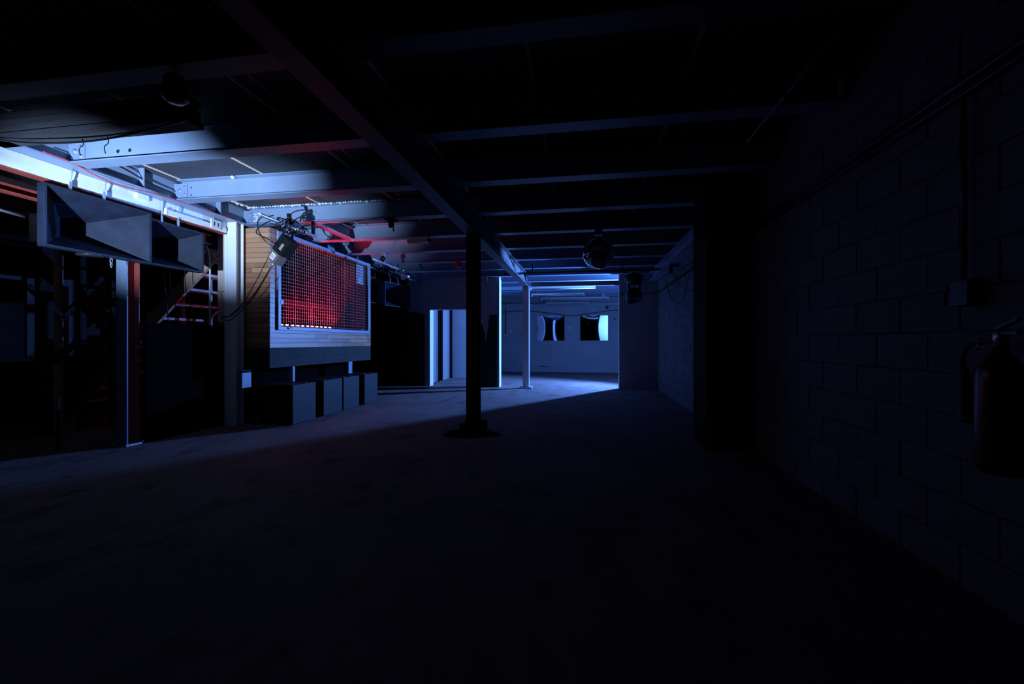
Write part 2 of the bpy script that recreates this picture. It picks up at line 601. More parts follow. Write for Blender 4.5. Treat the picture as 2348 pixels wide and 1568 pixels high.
# edge beam on the left
t = thing('edge_beam', 'long steel edge beam on the left with joists bolted to it', 'beam', (-5.36, 3.5, ZB))
MB().prism(hsec(0.2, 0.30, 0.014, 0.01), lambda p, tt: (-5.36 + p[0], tt, ZB + .15 + p[1]), -1.5, 12.2) \
    .build('beam_section', 'steel', t)
for yy in (4.52, 5.66):
    MB().box(-5.355, -5.28, yy, yy + .012, ZB + .014, ZB + .286).build('stiffener', 'steel', t)
for yy, zz in ((3.68, ZB + .015), (4.83, ZB + .015)):
    bolt(t, (-5.275, yy, zz), (0, 0, 1), 0.012)

# bright fascia under the edge beam, with trunking, sockets and clips
t = thing('fascia_plate', 'brightly lit white steel fascia under the left edge beam', 'fascia', (-5.475, 3.5, 2.99))
MB().box(-5.49, -5.465, -1.5, 5.97, 2.99, ZB - .001).build('plate', 'white', t)
MB().box(-5.58, -5.465, -1.5, 5.97, 2.975, 2.989).build('bottom_flange', 'red', t, label='red primed bottom flange')
tr = thing('cable_trunking', 'white cable trunking on the fascia beside the white column', 'trunking', (-5.45, 5.45, 2.99))
MB().box(-5.464, -5.425, 4.95, 5.93, 3.005, 3.055).build('trunk', 'white', tr, bevel=0.003)
MB().box(-5.464, -5.42, 4.94, 4.955, 2.985, 3.065).build('end_cap', 'white', tr)
sp = thing('switch_plate', 'white double switch plate on the fascia by the white column', 'switch', (-5.45, 5.72, 3.0))
swp = MB().box(-5.424, -5.405, 5.63, 5.80, 2.995, 3.12).build('plate', 'white', sp, bevel=0.004)
for yy in (5.675, 5.745):
    MB().box(-5.405, -5.402, yy, yy + .014, 3.03, 3.085).build('slot', 'rubber', swp)
tag(MB().box(-5.464, -5.43, 4.57, 4.72, 3.08, 3.15).build('junction_box', 'white', bevel=0.004),
    'small white junction box at the top of the fascia', 'junction box')

# red channel deeper behind the fascia
t = thing('red_channel', 'red primed steel channel behind the white fascia at far left', 'beam', (-5.75, 3.6, 2.8))
MB().prism([(-.05, 0), (.05, 0), (.05, .012), (-.038, .012), (-.038, .138), (.05, .138), (.05, .15), (-.05, .15)],
           lambda p, tt: (-5.72 + p[0], tt, 2.80 + p[1]), 1.5, 5.9).build('channel_section', 'red', t)


def h_column(name, label, x, y, s, z1, face_mat, in_mat, base=0.3, bz=0.02, z0=0.0):
    t = thing(name, label, 'column', (x, y, 0), 'steel columns')
    a = s / 2
    MB().box(x - a, x + a, y - a, y - a + .012, z0 + bz, z1).build('front_flange', face_mat, t)
    MB().box(x - a, x + a, y + a - .012, y + a, z0 + bz, z1).build('rear_flange', in_mat, t)
    MB().box(x - .005, x + .005, y - a + .012, y + a - .012, z0 + bz, z1).build('web', in_mat, t)
    if base:
        bp = MB().box(x - base / 2, x + base / 2, y - base / 2, y + base / 2, z0, z0 + bz).build('base_plate', 'bright', t, bevel=.003)
        for sx in (-1, 1):
            for sy in (-1, 1):
                bolt(bp, (x + sx * base * .4, y + sy * base * .4, z0 + bz), (0, 0, 1), .014)
    return t


h_column('steel_column', 'steel column with grey front and red primed side, left of the hall', -5.70, 4.68, 0.16, 2.798, 'steel', 'red', 0.26)
wc = h_column('steel_column', 'tall white steel column beside the wooden booth', -5.38, 6.055, 0.155, ZB, 'white', 'white', 0, 0.0)
MB().box(-5.515, -5.468, 5.985, 6.0, 0.0, 2.975).build('side_strip', 'white', wc)
MB().path([(-5.53, 5.97, 1.98), (-5.53, 5.94, 1.98), (-5.53, 5.94, 2.06)], .006, 6).build('hook', 'rubber', wc, label='small black cable hook')
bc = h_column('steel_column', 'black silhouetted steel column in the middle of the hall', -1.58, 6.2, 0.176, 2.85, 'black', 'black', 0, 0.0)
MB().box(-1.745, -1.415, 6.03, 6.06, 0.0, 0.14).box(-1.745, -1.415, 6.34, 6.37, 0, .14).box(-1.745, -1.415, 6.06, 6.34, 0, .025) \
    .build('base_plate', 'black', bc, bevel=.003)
h_column('steel_column', 'pale steel column with bright edge in the far opening', -1.58, 12.16, 0.176, 2.85, 'white', 'white', 0.34, 0.05)
# trampled dark mat round the foot of the black column
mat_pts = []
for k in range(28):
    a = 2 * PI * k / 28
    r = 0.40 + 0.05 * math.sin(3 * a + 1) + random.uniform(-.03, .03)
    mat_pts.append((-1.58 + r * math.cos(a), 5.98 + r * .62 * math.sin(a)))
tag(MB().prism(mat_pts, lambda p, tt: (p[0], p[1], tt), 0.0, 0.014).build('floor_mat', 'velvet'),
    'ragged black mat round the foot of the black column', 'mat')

# central beam
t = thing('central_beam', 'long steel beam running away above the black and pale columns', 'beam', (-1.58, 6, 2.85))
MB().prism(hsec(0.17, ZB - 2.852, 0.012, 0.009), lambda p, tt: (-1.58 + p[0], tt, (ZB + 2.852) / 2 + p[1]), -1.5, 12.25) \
    .build('beam_section', 'steelshade', t)  # same steel as the joists, darkened in colour for the shade
cp = []
for i in range(60):
    yy = 6.7 + i * 0.09
    cp.append((-1.488 + random.uniform(-.004, .006), yy, 2.875 + 0.02 * abs(math.sin(i * .8)) + random.uniform(-.006, .006)))
tag(MB().path(cp, .007, 5).build('beam_cable', 'cable'), 'black cable clipped along the lower edge of the central beam', 'cable')
for i, yy in enumerate((7.0, 9.2, 10.3, 11.3)):
    z = [2.9, 2.93, 2.9, 2.93][i]
    tag(MB().path(spline([(-1.487, yy, 3.12), (-1.47, yy + .08, z + .05), (-1.465, yy + .2, z - .06), (-1.47, yy + .32, z)]), .006, 5)
        .build('dropped_cable', 'cable'), ['black cable loop on the central beam, nearest the black column',
                                          'second black cable loop hanging on the central beam',
                                          'third black cable loop hanging on the central beam',
                                          'black cable loop on the central beam nearest the pale column'][i], 'cable', 'cable loops on the central beam')

# beam along the right wall
t = thing('wall_beam', 'steel beam resting along the top of the right wall', 'beam', (1.87, 9, 2.95))
MB().prism(hsec(0.25, ZB - 2.952, 0.014, 0.01), lambda p, tt: (1.872 + p[0], tt, (ZB + 2.952) / 2 + p[1]), 6.14, 12.27) \
    .build('beam_section', 'steel', t)
# timber lintel above the wide opening
tag(MB().box(-1.45, 0.975, 12.35, 12.45, 2.88, 3.0).build('timber_lintel', 'timberdark'), 'brown timber lintel across the wide far opening', 'lintel')
# steel trim along top of the back wall
tag(MB().box(-4.6, 1.9, 18.72, 18.895, 2.86, 2.95).build('wall_head_beam', 'steel'), 'thin steel beam along the top of the back wall', 'beam')

# packed header of planks in front of the nearest lit joist
t = thing('plank_header', 'dark header of stacked planks hanging in front of the lit joist', 'header', (-4.3, 3.27, ZB))
hz = ZB
for i, (hh, y0, y1, xe) in enumerate(((.05, 3.17, 3.34, -3.28), (.085, 3.20, 3.33, -3.30), (.04, 3.18, 3.34, -3.33), (.07, 3.19, 3.33, -3.30))):
    MB().box(-5.6, xe, y0, y1, hz, hz + hh - .004).build('plank', 'timbergrey', t)
    hz += hh
tag(MB().path(spline([(-5.7, 3.12, 3.16), (-5.2, 3.12, 3.115), (-4.9, 3.12, 3.07), (-4.48, 3.12, 3.035), (-4.12, 3.12, 3.03), (-3.8, 3.12, 3.055),
                      (-3.55, 3.12, 3.09), (-3.2, 3.13, 3.14)]), .008, 6).build('hanging_cable', 'cable'),
    'black cable sagging under the plank header', 'cable')
for i, x in enumerate((-4.28, -4.02)):
    tag(MB().path(spline([(x, 3.13, 3.06), (x + .02, 3.12, 3.0), (x - .02, 3.12, 2.97), (x - .01, 3.12, 2.91)]), .004, 5).build('string_tie', 'cable'),
        ['frayed string tie on the sagging cable, left one', 'frayed string tie on the sagging cable, right one'][i], 'string', 'string ties')
# red wire along the edge beam
tag(MB().path(spline([(-5.255, 3.5, 3.178), (-5.25, 3.69, 3.172), (-5.25, 3.80, 3.155), (-5.25, 3.93, 3.125), (-5.25, 4.15, 3.098), (-5.25, 4.4, 3.115),
                      (-5.25, 4.6, 3.138), (-5.25, 4.82, 3.15), (-5.25, 5.2, 3.16), (-5.255, 5.6, 3.163), (-5.255, 6.02, 3.162)]), .006, 6)
    .build('red_wire', 'redcable'), 'thin red wire looping along the left edge beam', 'wire')
# black cable loop behind
tag(MB().path(spline([(-5.33, 4.0, 3.36), (-5.3, 4.3, 3.33), (-5.3, 4.6, 3.27), (-5.3, 4.9, 3.25)]), .009, 6).build('beam_cable', 'cable'),
    'black cable hanging inside the left edge beam', 'cable')
# hanging straps for the horn speakers sit with the speakers; foam lumps on joist H4
foam = thing('foam_seal', 'row of white expanding-foam lumps along the top of the H4 joist', 'foam seal', (-3.6, JY[0] - .085, ZT))
lumps = []
for i in range(6):
    bm = bmesh.new()
    bmesh.ops.create_icosphere(bm, subdivisions=1, radius=1)
    for v in bm.verts:
        v.co *= random.uniform(.75, 1.2)
    me = bpy.data.meshes.new('foam_lump')
    bm.to_mesh(me)
    bm.free()
    me.materials.append(M['foam'])
    lumps.append(me)
x = -5.2
while x < -1.95:
    if random.random() > 0.06:
        s = random.uniform(.8, 1.25)
        big = 1.5 if random.random() < .18 else 1.0
        piece('foam_lump', random.choice(lumps), foam, (x + random.uniform(-.006, .006), JY[0] - .092, ZT - .004 - .012 * (big - 1)),
              (.017 * s * big, .022 * s, .016 * s * big), (random.uniform(0, 6), random.uniform(0, 6), random.uniform(0, 6)))
    x += PITCH
for i in range(9):
    piece('foam_lump', random.choice(lumps), foam, (-5.2 + random.uniform(-.05, .03), 5.55 + i * .062, ZT - .004),
          (.02, .03 * random.uniform(.6, 1.3), .012))
# small dark beacon hanging near the ceiling
t = thing('round_beacon', 'small dark red beacon hanging below the near dark joist', 'lamp', (-2.78, 2.6, 2.95))
MB().lathe([(0, 0.0), (.05, .004), (.078, .03), (.085, .07), (.075, .11), (.06, .14)], (-2.78, 2.6, 2.95), n=20).build('lens', 'extred', t)
MB().lathe([(.066, .13), (.07, .16), (.05, .185), (0, .19)], (-2.78, 2.6, 2.95), n=20).build('cap', 'plastic', t)
MB().tube((-2.78, 2.6, 3.13), (-2.78, 2.6, ZB), .01, 6).build('stem', 'plastic', t)

# ================================================================== HORN SPEAKERS
def horn(label, xf, yc_, z0, z1, w, dp, rot=0.0, chain=True):
    t = thing('horn_speaker', label, 'speaker', (xf, yc_, z0), 'hanging horn speakers')
    h = z1 - z0
    zc_ = (z0 + z1) / 2
    nrm = Vector((math.cos(rot), math.sin(rot), 0))
    wid = Vector((-math.sin(rot), math.cos(rot), 0))
    o = Vector((xf, yc_, zc_))

    def P(a, b, c):
        return o + wid * a + Vector((0, 0, b)) + nrm * c
    e = 0.022
    a, b = w / 2, h / 2
    # rim boards
    for (a0, a1, b0, b1) in ((-a, a, b - e, b), (-a, a, -b, -b + e), (-a, -a + e, -b + e, b - e), (a - e, a, -b + e, b - e)):
        MB().hexa([P(a0, b0, -.10), P(a1, b0, -.10), P(a1, b0, 0), P(a0, b0, 0), P(a0, b1, -.10), P(a1, b1, -.10), P(a1, b1, 0), P(a0, b1, 0)]) \
            .build('rim_board', 'horn', t, bevel=.003)
    ai, bi = a - e, b - e
    ta, tb = 0.035, 0.06

    def panel(pts):
        c = sum(pts, Vector()) / len(pts)
        n = (pts[1] - pts[0]).cross(pts[2] - pts[0]).normalized()
        if n.dot(P(0, 0, -.05) - c) > 0:
            n = -n
        q = [p + n * .012 for p in pts]
        return MB().hexa(pts + q).build('flare_panel', 'horn', t)
    f = [P(-ai, -bi, -.012), P(ai, -bi, -.012), P(ai, bi, -.012), P(-ai, bi, -.012)]
    k = [P(-ta, -tb, -dp), P(ta, -tb, -dp), P(ta, tb, -dp), P(-ta, tb, -dp)]
    for i in range(4):
        j = (i + 1) % 4
        panel([f[i], f[j], k[j], k[i]])
    # driver housing behind
    MB().hexa([P(-.16, -.16, -dp - .3), P(.16, -.16, -dp - .3), P(.16, -.16, -dp - .01), P(-.16, -.16, -dp - .01),
               P(-.16, .16, -dp - .3), P(.16, .16, -dp - .3), P(.16, .16, -dp - .01), P(-.16, .16, -dp - .01)]) \
        .build('driver_housing', 'black', t, bevel=.006)
    # hanging straps to the beam
    for s in (-.28, .02):
        pt = P(s * w, b, -.03)
        MB().box(pt.x - .008, pt.x + .008, pt.y - .012, pt.y + .012, pt.z - .005, pt.z + .09).build('hanging_lug', 'bright', t)
        MB().tube((pt.x, pt.y, pt.z + .08), (pt.x + (.02 if xf < -5.3 else -.05), pt.y + .01, 3.157), .007, 6).build('hanging_strap', 'greycable', t)
    if chain:
        # lower driver plate and two chain links
        c0 = P(-.06, -b, -.12)
        MB().lathe([(0, -.012), (.11, -.012), (.12, 0), (.0, 0)], (c0.x, c0.y, c0.z), n=20).build('port_ring', 'plastic', t)
        for q in range(2):
            lk = MB()
            cz = z0 - .03 - q * .052
            pts = []
            for m_ in range(13):
                an = 2 * PI * m_ / 12
                dx, dz = .012 * math.cos(an), .03 * math.sin(an)
                pts.append(P(.12, 0, -.06) + Vector((0, 0, cz - zc_)) + (wid * dx if q == 0 else nrm * dx) + Vector((0, 0, dz)))
            lk.path(pts, .004, 6).build('chain_link', 'bright', t)
    return t


horn('large black horn speaker hanging at far left under the white fascia', -5.38, 4.15, 2.28, 2.925, 1.087, 0.55, -.03)
horn('black horn speaker right beside the large one, nearer the white column', -5.42, 5.12, 2.295, 2.87, 0.75, 0.5, -.06, False)
horn('dark horn speaker mostly hidden behind the far end of the booth', -5.0, 9.98, 2.24, 2.87, 1.05, 0.5, 0, False)
horn('dark blue-lit horn speaker beyond the booth, nearest the far partition', -4.92, 11.12, 2.24, 2.87, 1.16, 0.5, -.18, False)
t = thing('speaker_bracket', 'long dark steel bracket behind the two left horn speakers', 'bracket', (-5.62, 4.4, 2.86))
MB().box(-5.66, -5.62, 3.3, 5.4, 2.88, 2.92).build('rail', 'black', t)
MB().tube((-5.64, 3.1, 2.62), (-5.64, 3.6, 2.58), .015, 6).build('stub', 'bright', t)

# ================================================================== BOOTH
BX, BY0, BY1, BZ0, BZ1, BZS = -4.895, 6.2, 9.52, 0.885, 3.12, 1.205
WY0, WY1, WZ0, WZ1 = 6.37, 9.38, 1.545, 3.05
booth = thing('wooden_booth', 'raised timber-clad booth with a wire mesh window', 'booth', (-5.8, 7.86, 0))
sh = MB()
XB = -5.70
BXB = BX - 0.022
sh.box(BXB - .04, BXB, BY0 + .022, WY0, BZ0, BZ1).box(BXB - .04, BXB, WY1, BY1, BZ0, BZ1)
sh.box(BXB - .04, BXB, WY0, WY1, BZ0, WZ0).box(BXB - .04, BXB, WY0, WY1, WZ1, BZ1)
sh.box(XB, BXB - .04, BY0 + .022, BY0 + .06, BZ0, BZ1)          # near end
sh.box(XB, BXB - .04, BY1 - .04, BY1, BZ0, BZ1)                 # far end
sh.box(XB, BXB - .04, BY0 + .06, BY1 - .04, BZ0, BZ0 + .06)     # floor
sh.box(XB, BXB - .04, BY0 + .06, BY1 - .04, BZ1 - .03, BZ1)     # roof
sh.build('shell', 'velvet', booth)
# skirt boards below the cladding
MB().box(BXB, BX - .002, BY0, BY1 - .001, BZ0, BZ0 + .16).build('skirt_board', 'ply', booth)
MB().box(BXB, BX - .003, BY0, 8.95, BZ0 + .163, BZS - .003).build('skirt_board', 'ply', booth)
MB().box(BXB, BX - .002, 8.953, BY1 - .001, BZ0 + .163, BZS - .003).build('skirt_board', 'ply', booth)
MB().box(-5.70, BXB - .001, BY0 + .003, BY0 + .021, BZ0, BZS - .003).build('skirt_board', 'ply', booth)
# cladding planks
plankme = [unit_for(m_, 'plank') for m_ in M['woods']]
RH = 0.0798
rows = int(round((BZ1 - BZS) / RH))
rh = (BZ1 - BZS) / rows


def run_y(y0, y1, z0, z1):
    y = y0
    while y < y1 - .01:
        L = random.uniform(.22, .85)
        if y + L > y1 - .12:
            L = y1 - y
        piece('plank', random.choice(plankme), booth, (BX - .011 + random.uniform(-.0012, .0012), y + L / 2, (z0 + z1) / 2),
              (.022, L - .002, z1 - z0 - .0055))
        y += L


for r in range(rows):
    z0 = BZS + r * rh
    z1 = z0 + rh
    if z1 <= WZ0 + .01 or z0 >= WZ1 - .01:
        run_y(BY0, BY1, z0, z1)
    else:
        run_y(BY0, WY0, max(z0, BZS), z1)
        run_y(WY1, BY1, z0, z1)
    # near end, facing the camera
    xs = [-5.70, BX - .023]
    if random.random() < .6:
        xs = [-5.70, random.uniform(-5.55, -5.02), BX - .023]
    for i in range(len(xs) - 1):
        piece('plank', random.choice(plankme), booth, ((xs[i] + xs[i + 1]) / 2, BY0 + .011 + random.uniform(-.0012, .0012), (z0 + z1) / 2),
              (xs[i + 1] - xs[i] - .002, .022, z1 - z0 - .0055))
MB().box(-5.42, -5.39, BY0 + .1, BY1, 0, BZ0).box(-5.39, -5.0, BY1 - .03, BY1, 0, BZ0).build('light_block_panel', 'velvet', booth)  # added black boards that block the floodlight and keep the space below dark
# window frame
fw, fx0, fx1 = 0.06, BX, BX + 0.035
for nm, y0, y1, z0, z1 in (('frame_rail', WY0 - .02, WY1 + .02, WZ1 - .01, WZ1 + .05), ('frame_rail', WY0 - .02, WY1 + .02, WZ0 - .05, WZ0 + .01),
                           ('frame_stile', WY0 - .02, WY0 + .045, WZ0 + .01, WZ1 - .01), ('frame_stile', WY1 - .04, WY1 + .02, WZ0 + .01, WZ1 - .01)):
    MB().box(fx0 + .001, fx1, y0, y1, z0, z1).build(nm, 'steel', booth, bevel=.003)
for zz in (2.62, 1.92):
    MB().box(fx0 + .002, fx1 + .003, WY0 + .03, WY0 + .10, zz, zz + .07).build('hinge_plate', 'steel', booth, bevel=.003)
# welded wire grille
g = MB()
px = BX - .012
step = 0.0602
y = WY0 + .05
while y < WY1 - .03:
    g.box(px - .0022, px + .0022, y - .0022, y + .0022, WZ0, WZ1)
    y += step
z = WZ0 + .04
while z < WZ1 - .02:
    g.box(px + .0022, px + .0066, WY0, WY1, z - .0022, z + .0022)
    z += step
g.build('wire_grille', 'wire', booth, kind='stuff', label='welded square wire mesh across the booth window')
for yy, zz in ((6.62, WZ0 - .02), (9.05, WZ0 + .03)):
    MB().path([(fx1 - .005, yy - .05, zz + .03), (fx1 + .02, yy - .04, zz), (fx1 + .02, yy + .02, zz - .005), (fx1 + .01, yy + .05, zz + .02)], .008, 6) \
        .build('latch', 'chrome', booth, label='small bright latch')
# legs
for y0, y1, x in ((6.80, 6.86, -4.96), (8.61, 8.76, -4.96)):
    MB().box(x - .05, x + .03, y0, y1, 0, BZ0).build('leg', 'steel', booth)
MB().box(-5.68, -5.6, 6.45, 6.55, 0, BZ0).build('leg', 'black', booth)
MB().box(-5.68, -5.6, 9.2, 9.3, 0, BZ0).build('leg', 'black', booth)

# inside the booth
d = thing('booth_desk', 'dark desk standing inside the booth behind the mesh', 'desk', (-5.5, 7.8, BZ0 + .06))
MB().box(-5.64, -5.2, 6.5, 9.2, 1.97, 2.06).build('desk_top', 'velvet', d)
for yy in (6.5, 7.8, 9.1):
    MB().box(-5.64, -5.6, yy - .025, yy + .025, BZ0 + .06, 1.97).build('leg', 'black', d)
    MB().box(-5.3, -5.25, yy - .025, yy + .025, BZ0 + .06, 1.97).build('leg', 'black', d)
# red curtain at the far end of the booth
cu = MB()
n = 40
vs_ = []
for zz in (BZ0 + .1, BZ1 - .05):
    for i in range(n + 1):
        xx = -5.68 + .70 * i / n
        vs_.append((xx, BY1 - .10 + .03 * math.sin(i * 1.5), zz))
cu.add(vs_, [(i, i + 1, i + n + 2, i + n + 1) for i in range(n)], True)
o = cu.build('red_curtain', 'redflag')
md = o.modifiers.new('thickness', 'SOLIDIFY')
md.thickness = .004
tag(o, 'red curtain hanging at the far end inside the booth', 'curtain')
# printed sheet behind the mesh, top right corner of the window
ps = thing('notice_sheet', 'pale printed sheet behind the mesh, top right of the booth window', 'notice', (-4.95, 9.2, 2.6))
shp = MB().box(-4.952, -4.949, 8.98, 9.36, 2.60, 3.02).build('sheet', 'paper', ps)
for r in range(6):
    for c in range(4):
        if random.random() < .85:
            z = 2.63 + r * .064
            yy = 9.0 + c * .09
            MB().box(-4.949, -4.948, yy, yy + .065, z, z + .045).build('print_block', 'print', shp)

# LED strip on the sill
led = thing('led_strip', 'glowing red LED strip lying on the booth window sill', 'light strip', (-4.97, 7.3, WZ0))
LY0, LY1 = 6.48, 8.06
MB().box(-4.975, -4.945, LY0, LY1, WZ0 + .011, WZ0 + .035).build('channel', 'black', led)
M['led'] = mat('led_emitter', (0.9, 0.3, 0.25), 0.4, emit=(1.0, 0.10, 0.07), estr=75.0)
for i in range(11):
    yy = LY0 + .06 + i * (LY1 - LY0 - .18) / 10
    MB().box(-4.958, -4.943, yy - .028, yy + .028, WZ0 + .034, WZ0 + .05).build('diode', 'led', led)
la = lamp('led_glow', 'AREA', (-4.955, (LY0 + LY1) / 2, WZ0 + .055), 85, (1.0, 0.022, 0.045), shape='RECTANGLE')
la.data.spread = math.radians(115)
la.data.size = .03
la.data.size_y = LY1 - LY0
la.rotation_euler = (0, math.radians(180 - 8), 0)
la.parent = led
la.location = la.location - WL[led.name]

# ================================================================== SUBWOOFERS
SUBS = [(6.135, 6.735, 'flat-fronted black bass speaker on the floor, nearest the white column'),
        (6.95, 7.55, 'second bass speaker in the floor row under the booth'),
        (7.59, 8.18, 'third bass speaker in the floor row under the booth'),
        (8.39, 8.975, 'last bass speaker in the floor row, at the far end of the booth')]
for i, (y0, y1, lb) in enumerate(SUBS):
    t = thing('bass_speaker', lb, 'speaker', (-4.75, (y0 + y1) / 2, 0), 'bass speakers under the booth')
    MB().box(-5.05, -4.475, y0, y1, 0.012, .63).build('cabinet', 'black', t, bevel=.006)
    MB().box(-4.474, -4.45, y0 + .006, y1 - .006, 0.016, .626).build('front_grille', 'grille', t, bevel=.004)
    for yy in (y0 + .06, y1 - .06):
        for xx in (-5.0, -4.52):
            MB().lathe([(0, 0), (.022, 0), (.022, .012), (0, .012)], (xx, yy, 0), n=10).build('foot', 'rubber', t)
    if i in (0, 2):
        for zz in (.13, .565):
            MB().box(-4.56, -4.53, y1, y1 + .07, zz - .008, zz + .008).build('side_pin', 'bright', t)
    for yy in (y0 + .15, y1 - .15):
        MB().lathe([(0, .012), (.008, .01), (.012, 0)], (-4.53, yy, .63), n=8).build('stacking_stud', 'bright', t)

t = thing('electrical_box', 'grey metal electrical box low on the white column', 'box', (-5.27, 6.08, 0.57))
MB().box(-5.295, -5.225, 5.99, 6.2, 0.58, 0.86).build('enclosure', 'bright', t, bevel=.004)
MB().box(-5.224, -5.216, 6.0, 6.19, 0.59, 0.85).build('lid', 'steel', t, bevel=.003)
tag(MB().box(-5.2, -5.02, 6.12, 6.3, 0.0, 0.11).build('floor_block', 'timberdark', bevel=.01),
    'small dark block on the floor beside the white column', 'block')

# ================================================================== RIG ON SCAFFOLD TUBE
TX, TZ = -4.13, 2.95


def clamp(parent, x, y, z):
    cl = MB().lathe([(.026, -.025), (.042, -.025), (.042, .025), (.026, .025), (.026, -.025)], (x, y, z), (0, 1, 0), 12).build('clamp', 'bright', parent)
    MB().tube((x + .04, y, z + .01), (x + .075, y, z + .01), .009, 6).build('clamp_bolt', 'chrome', cl)


t = thing('scaffold_tube', 'short chrome scaffold tube tangled in cables at the booth corner', 'tube', (TX, 5.65, TZ))
tb = MB()
tb.lathe([(.024, 0), (.024, 1.21), (.019, 1.21), (.019, 0), (.024, 0)], (TX, 5.04, TZ), (0, 1, 0), 20)
tb.build('pipe', 'pipe', t)
clamp(t, TX, 5.95, TZ)
clamp(t, TX, 5.75, TZ)
clamp(t, TX, 5.5, TZ)
MB().box(TX - .02, TX + .02, 6.16, 6.20, TZ + .02, ZB).build('hanger', 'black', t)
MB().tube((TX + .01, 5.62, TZ + .02), (TX + .01, 5.60, TZ + .17), .032, 10).build('safety_hook', 'rubber', t)
MB().box(TX - .06, TX + .06, 5.62, 5.8, TZ + .02, TZ + .08).build('adaptor_plate', 'plastic', t)

# stage light hanging from it, tilted
t = thing('stage_light', 'black stage light with tan snoot hanging from the cable-tangled tube', 'light', (-4.17, 5.62, 2.4))
Rm = Matrix.Rotation(math.radians(38), 3, 'Y') @ Matrix.Rotation(math.radians(-12), 3, 'Z')
c0 = Vector((-4.17, 5.6, 2.66))


def L(p):
    return c0 + Rm @ Vector(p)


MB().obox(L((0, 0, 0)), (.22, .17, .27), Rm).build('body', 'black', t, bevel=.02)
bkp = MB().obox(L((.0, -.088, .0)), (.19, .006, .24), Rm).build('back_panel', 'black', t, bevel=.002)
for q in range(5):
    MB().obox(L((.045, -.093, -.06 + q * .02)), (.05, .003, .009), Rm).build('print_line', 'label', bkp, label='line of small white print')
sno = MB().obox(L((-.01, 0, -.21)), (.17, .15, .15), Rm).build('snoot', 'tan', t, bevel=.004)
MB().obox(L((-.01, -.077, -.21)), (.09, .003, .09), Rm).build('sticker', 'label', sno, label='white sticker with a dark symbol')
for q in (-.02, .015):
    MB().obox(L((-.01 + q, -.08, -.21)), (.012, .002, .05), Rm).build('sticker_mark', 'print', sno)
for s in (-1, 1):
    MB().bar(L((0, s * .1, 0)), Vector((TX, 5.62 + s * .08, TZ - .03)), .03, .012, up=(0, 1, 0)).build('yoke_arm', 'black', t)
MB().tube(L((-.01, 0, -.29)), L((-.01, 0, -.36)), .018, 8).build('cable_gland', 'bright', t)
MB().tube(L((-.07, .0, .15)), Vector((TX, 5.55, TZ - .02)), .014, 8).build('safety_wire', 'chrome', t)

# cable tangle
t = thing('cable_tangle', 'tangle of black cables wound round the scaffold tube', 'cables', (TX, 5.6, TZ - .1))
for i in range(6):
    pts = []
    ph = random.uniform(0, 6)
    yc0 = 5.36 + .08 * i
    rr = random.uniform(.06, .13)
    for k in range(14):
        a = ph + k * .75
        pts.append((TX - .03 + rr * math.cos(a) * random.uniform(.7, 1.2), yc0 + .012 * k + random.uniform(-.03, .03),
                    TZ + .0 + rr * math.sin(a) * random.uniform(.6, 1.1)))
    MB().path(spline(pts, 6), .0075, 5).build('cable', 'cable', t)
for pts in ([(TX, 5.3, TZ + .06), (TX - .22, 5.3, TZ + .02), (TX - .3, 5.4, TZ - .12), (TX - .26, 5.5, TZ - .25), (TX - .13, 5.55, TZ - .33)],
            [(TX, 5.25, TZ - .02), (TX - .18, 5.3, TZ - .07), (TX - .3, 5.35, TZ - .15), (TX - .21, 5.5, TZ - .22), (TX - .1, 5.5, TZ - .3)],
            [(TX, 5.7, TZ + .07), (TX + .2, 5.8, TZ + .06), (TX + .33, 5.9, TZ + .02), (TX + .34, 5.95, TZ - .03)]):
    MB().path(spline(pts, 8), .0075, 6).build('cable', 'cable', t)
for i, (dx, sag) in enumerate(((0, .10), (.02, .16))):
    tag(MB().path(spline([(-4.38, 5.6, 2.40), (-4.75, 5.68, 2.05 - sag * .6), (-5.1, 5.76, 1.86 - sag), (-5.33, 5.85, 1.78 - sag), (-5.53, 5.93, 1.72 - i * .04)]), .008, 6)
        .build('trailing_cable', 'cable'), ['upper black cable trailing from the stage light to the white column',
                                            'lower black cable trailing from the stage light to the white column'][i], 'cable', 'cables to the column')
tag(MB().path(spline([(-4.3, 5.6, 2.75), (-4.5, 5.65, 2.5), (-4.72, 5.7, 2.2), (-5.0, 5.78, 1.9), (-5.35, 5.9, 1.7), (-5.53, 5.95, 1.68)]), .006, 6)
    .build('trailing_cable', 'cable'), 'thin black cable hanging straight from the rig behind the two others', 'cable', 'cables to the column')
tag(MB().path(spline([(TX + .05, 5.9, TZ + .02), (-3.9, 6.05, TZ + .09), (-3.5, 6.09, 3.11), (-2.9, 6.1, 3.15), (-2.4, 6.1, 3.165)]), .006, 6)
    .build('joist_cable', 'cable'), 'black cable running right from the rig along the H4 joist', 'cable')

t = thing('beam_clamp', 'black beam clamp hanging under the H4 joist right of the booth', 'clamp', (-2.86, JY[0], 3.0))
MB().box(-2.93, -2.79, JY[0] - .095, JY[0] + .095, ZB - .03, ZB - .001).build('jaw', 'black', t, bevel=.004)
MB().box(-2.89, -2.83, JY[0] - .03, JY[0] + .03, ZB - .13, ZB - .03).build('shank', 'black', t, bevel=.004)
MB().tube((-2.82, JY[0], ZB - .19), (-2.82, JY[0], ZB - .05), .012, 8).build('bolt', 'bright', t)
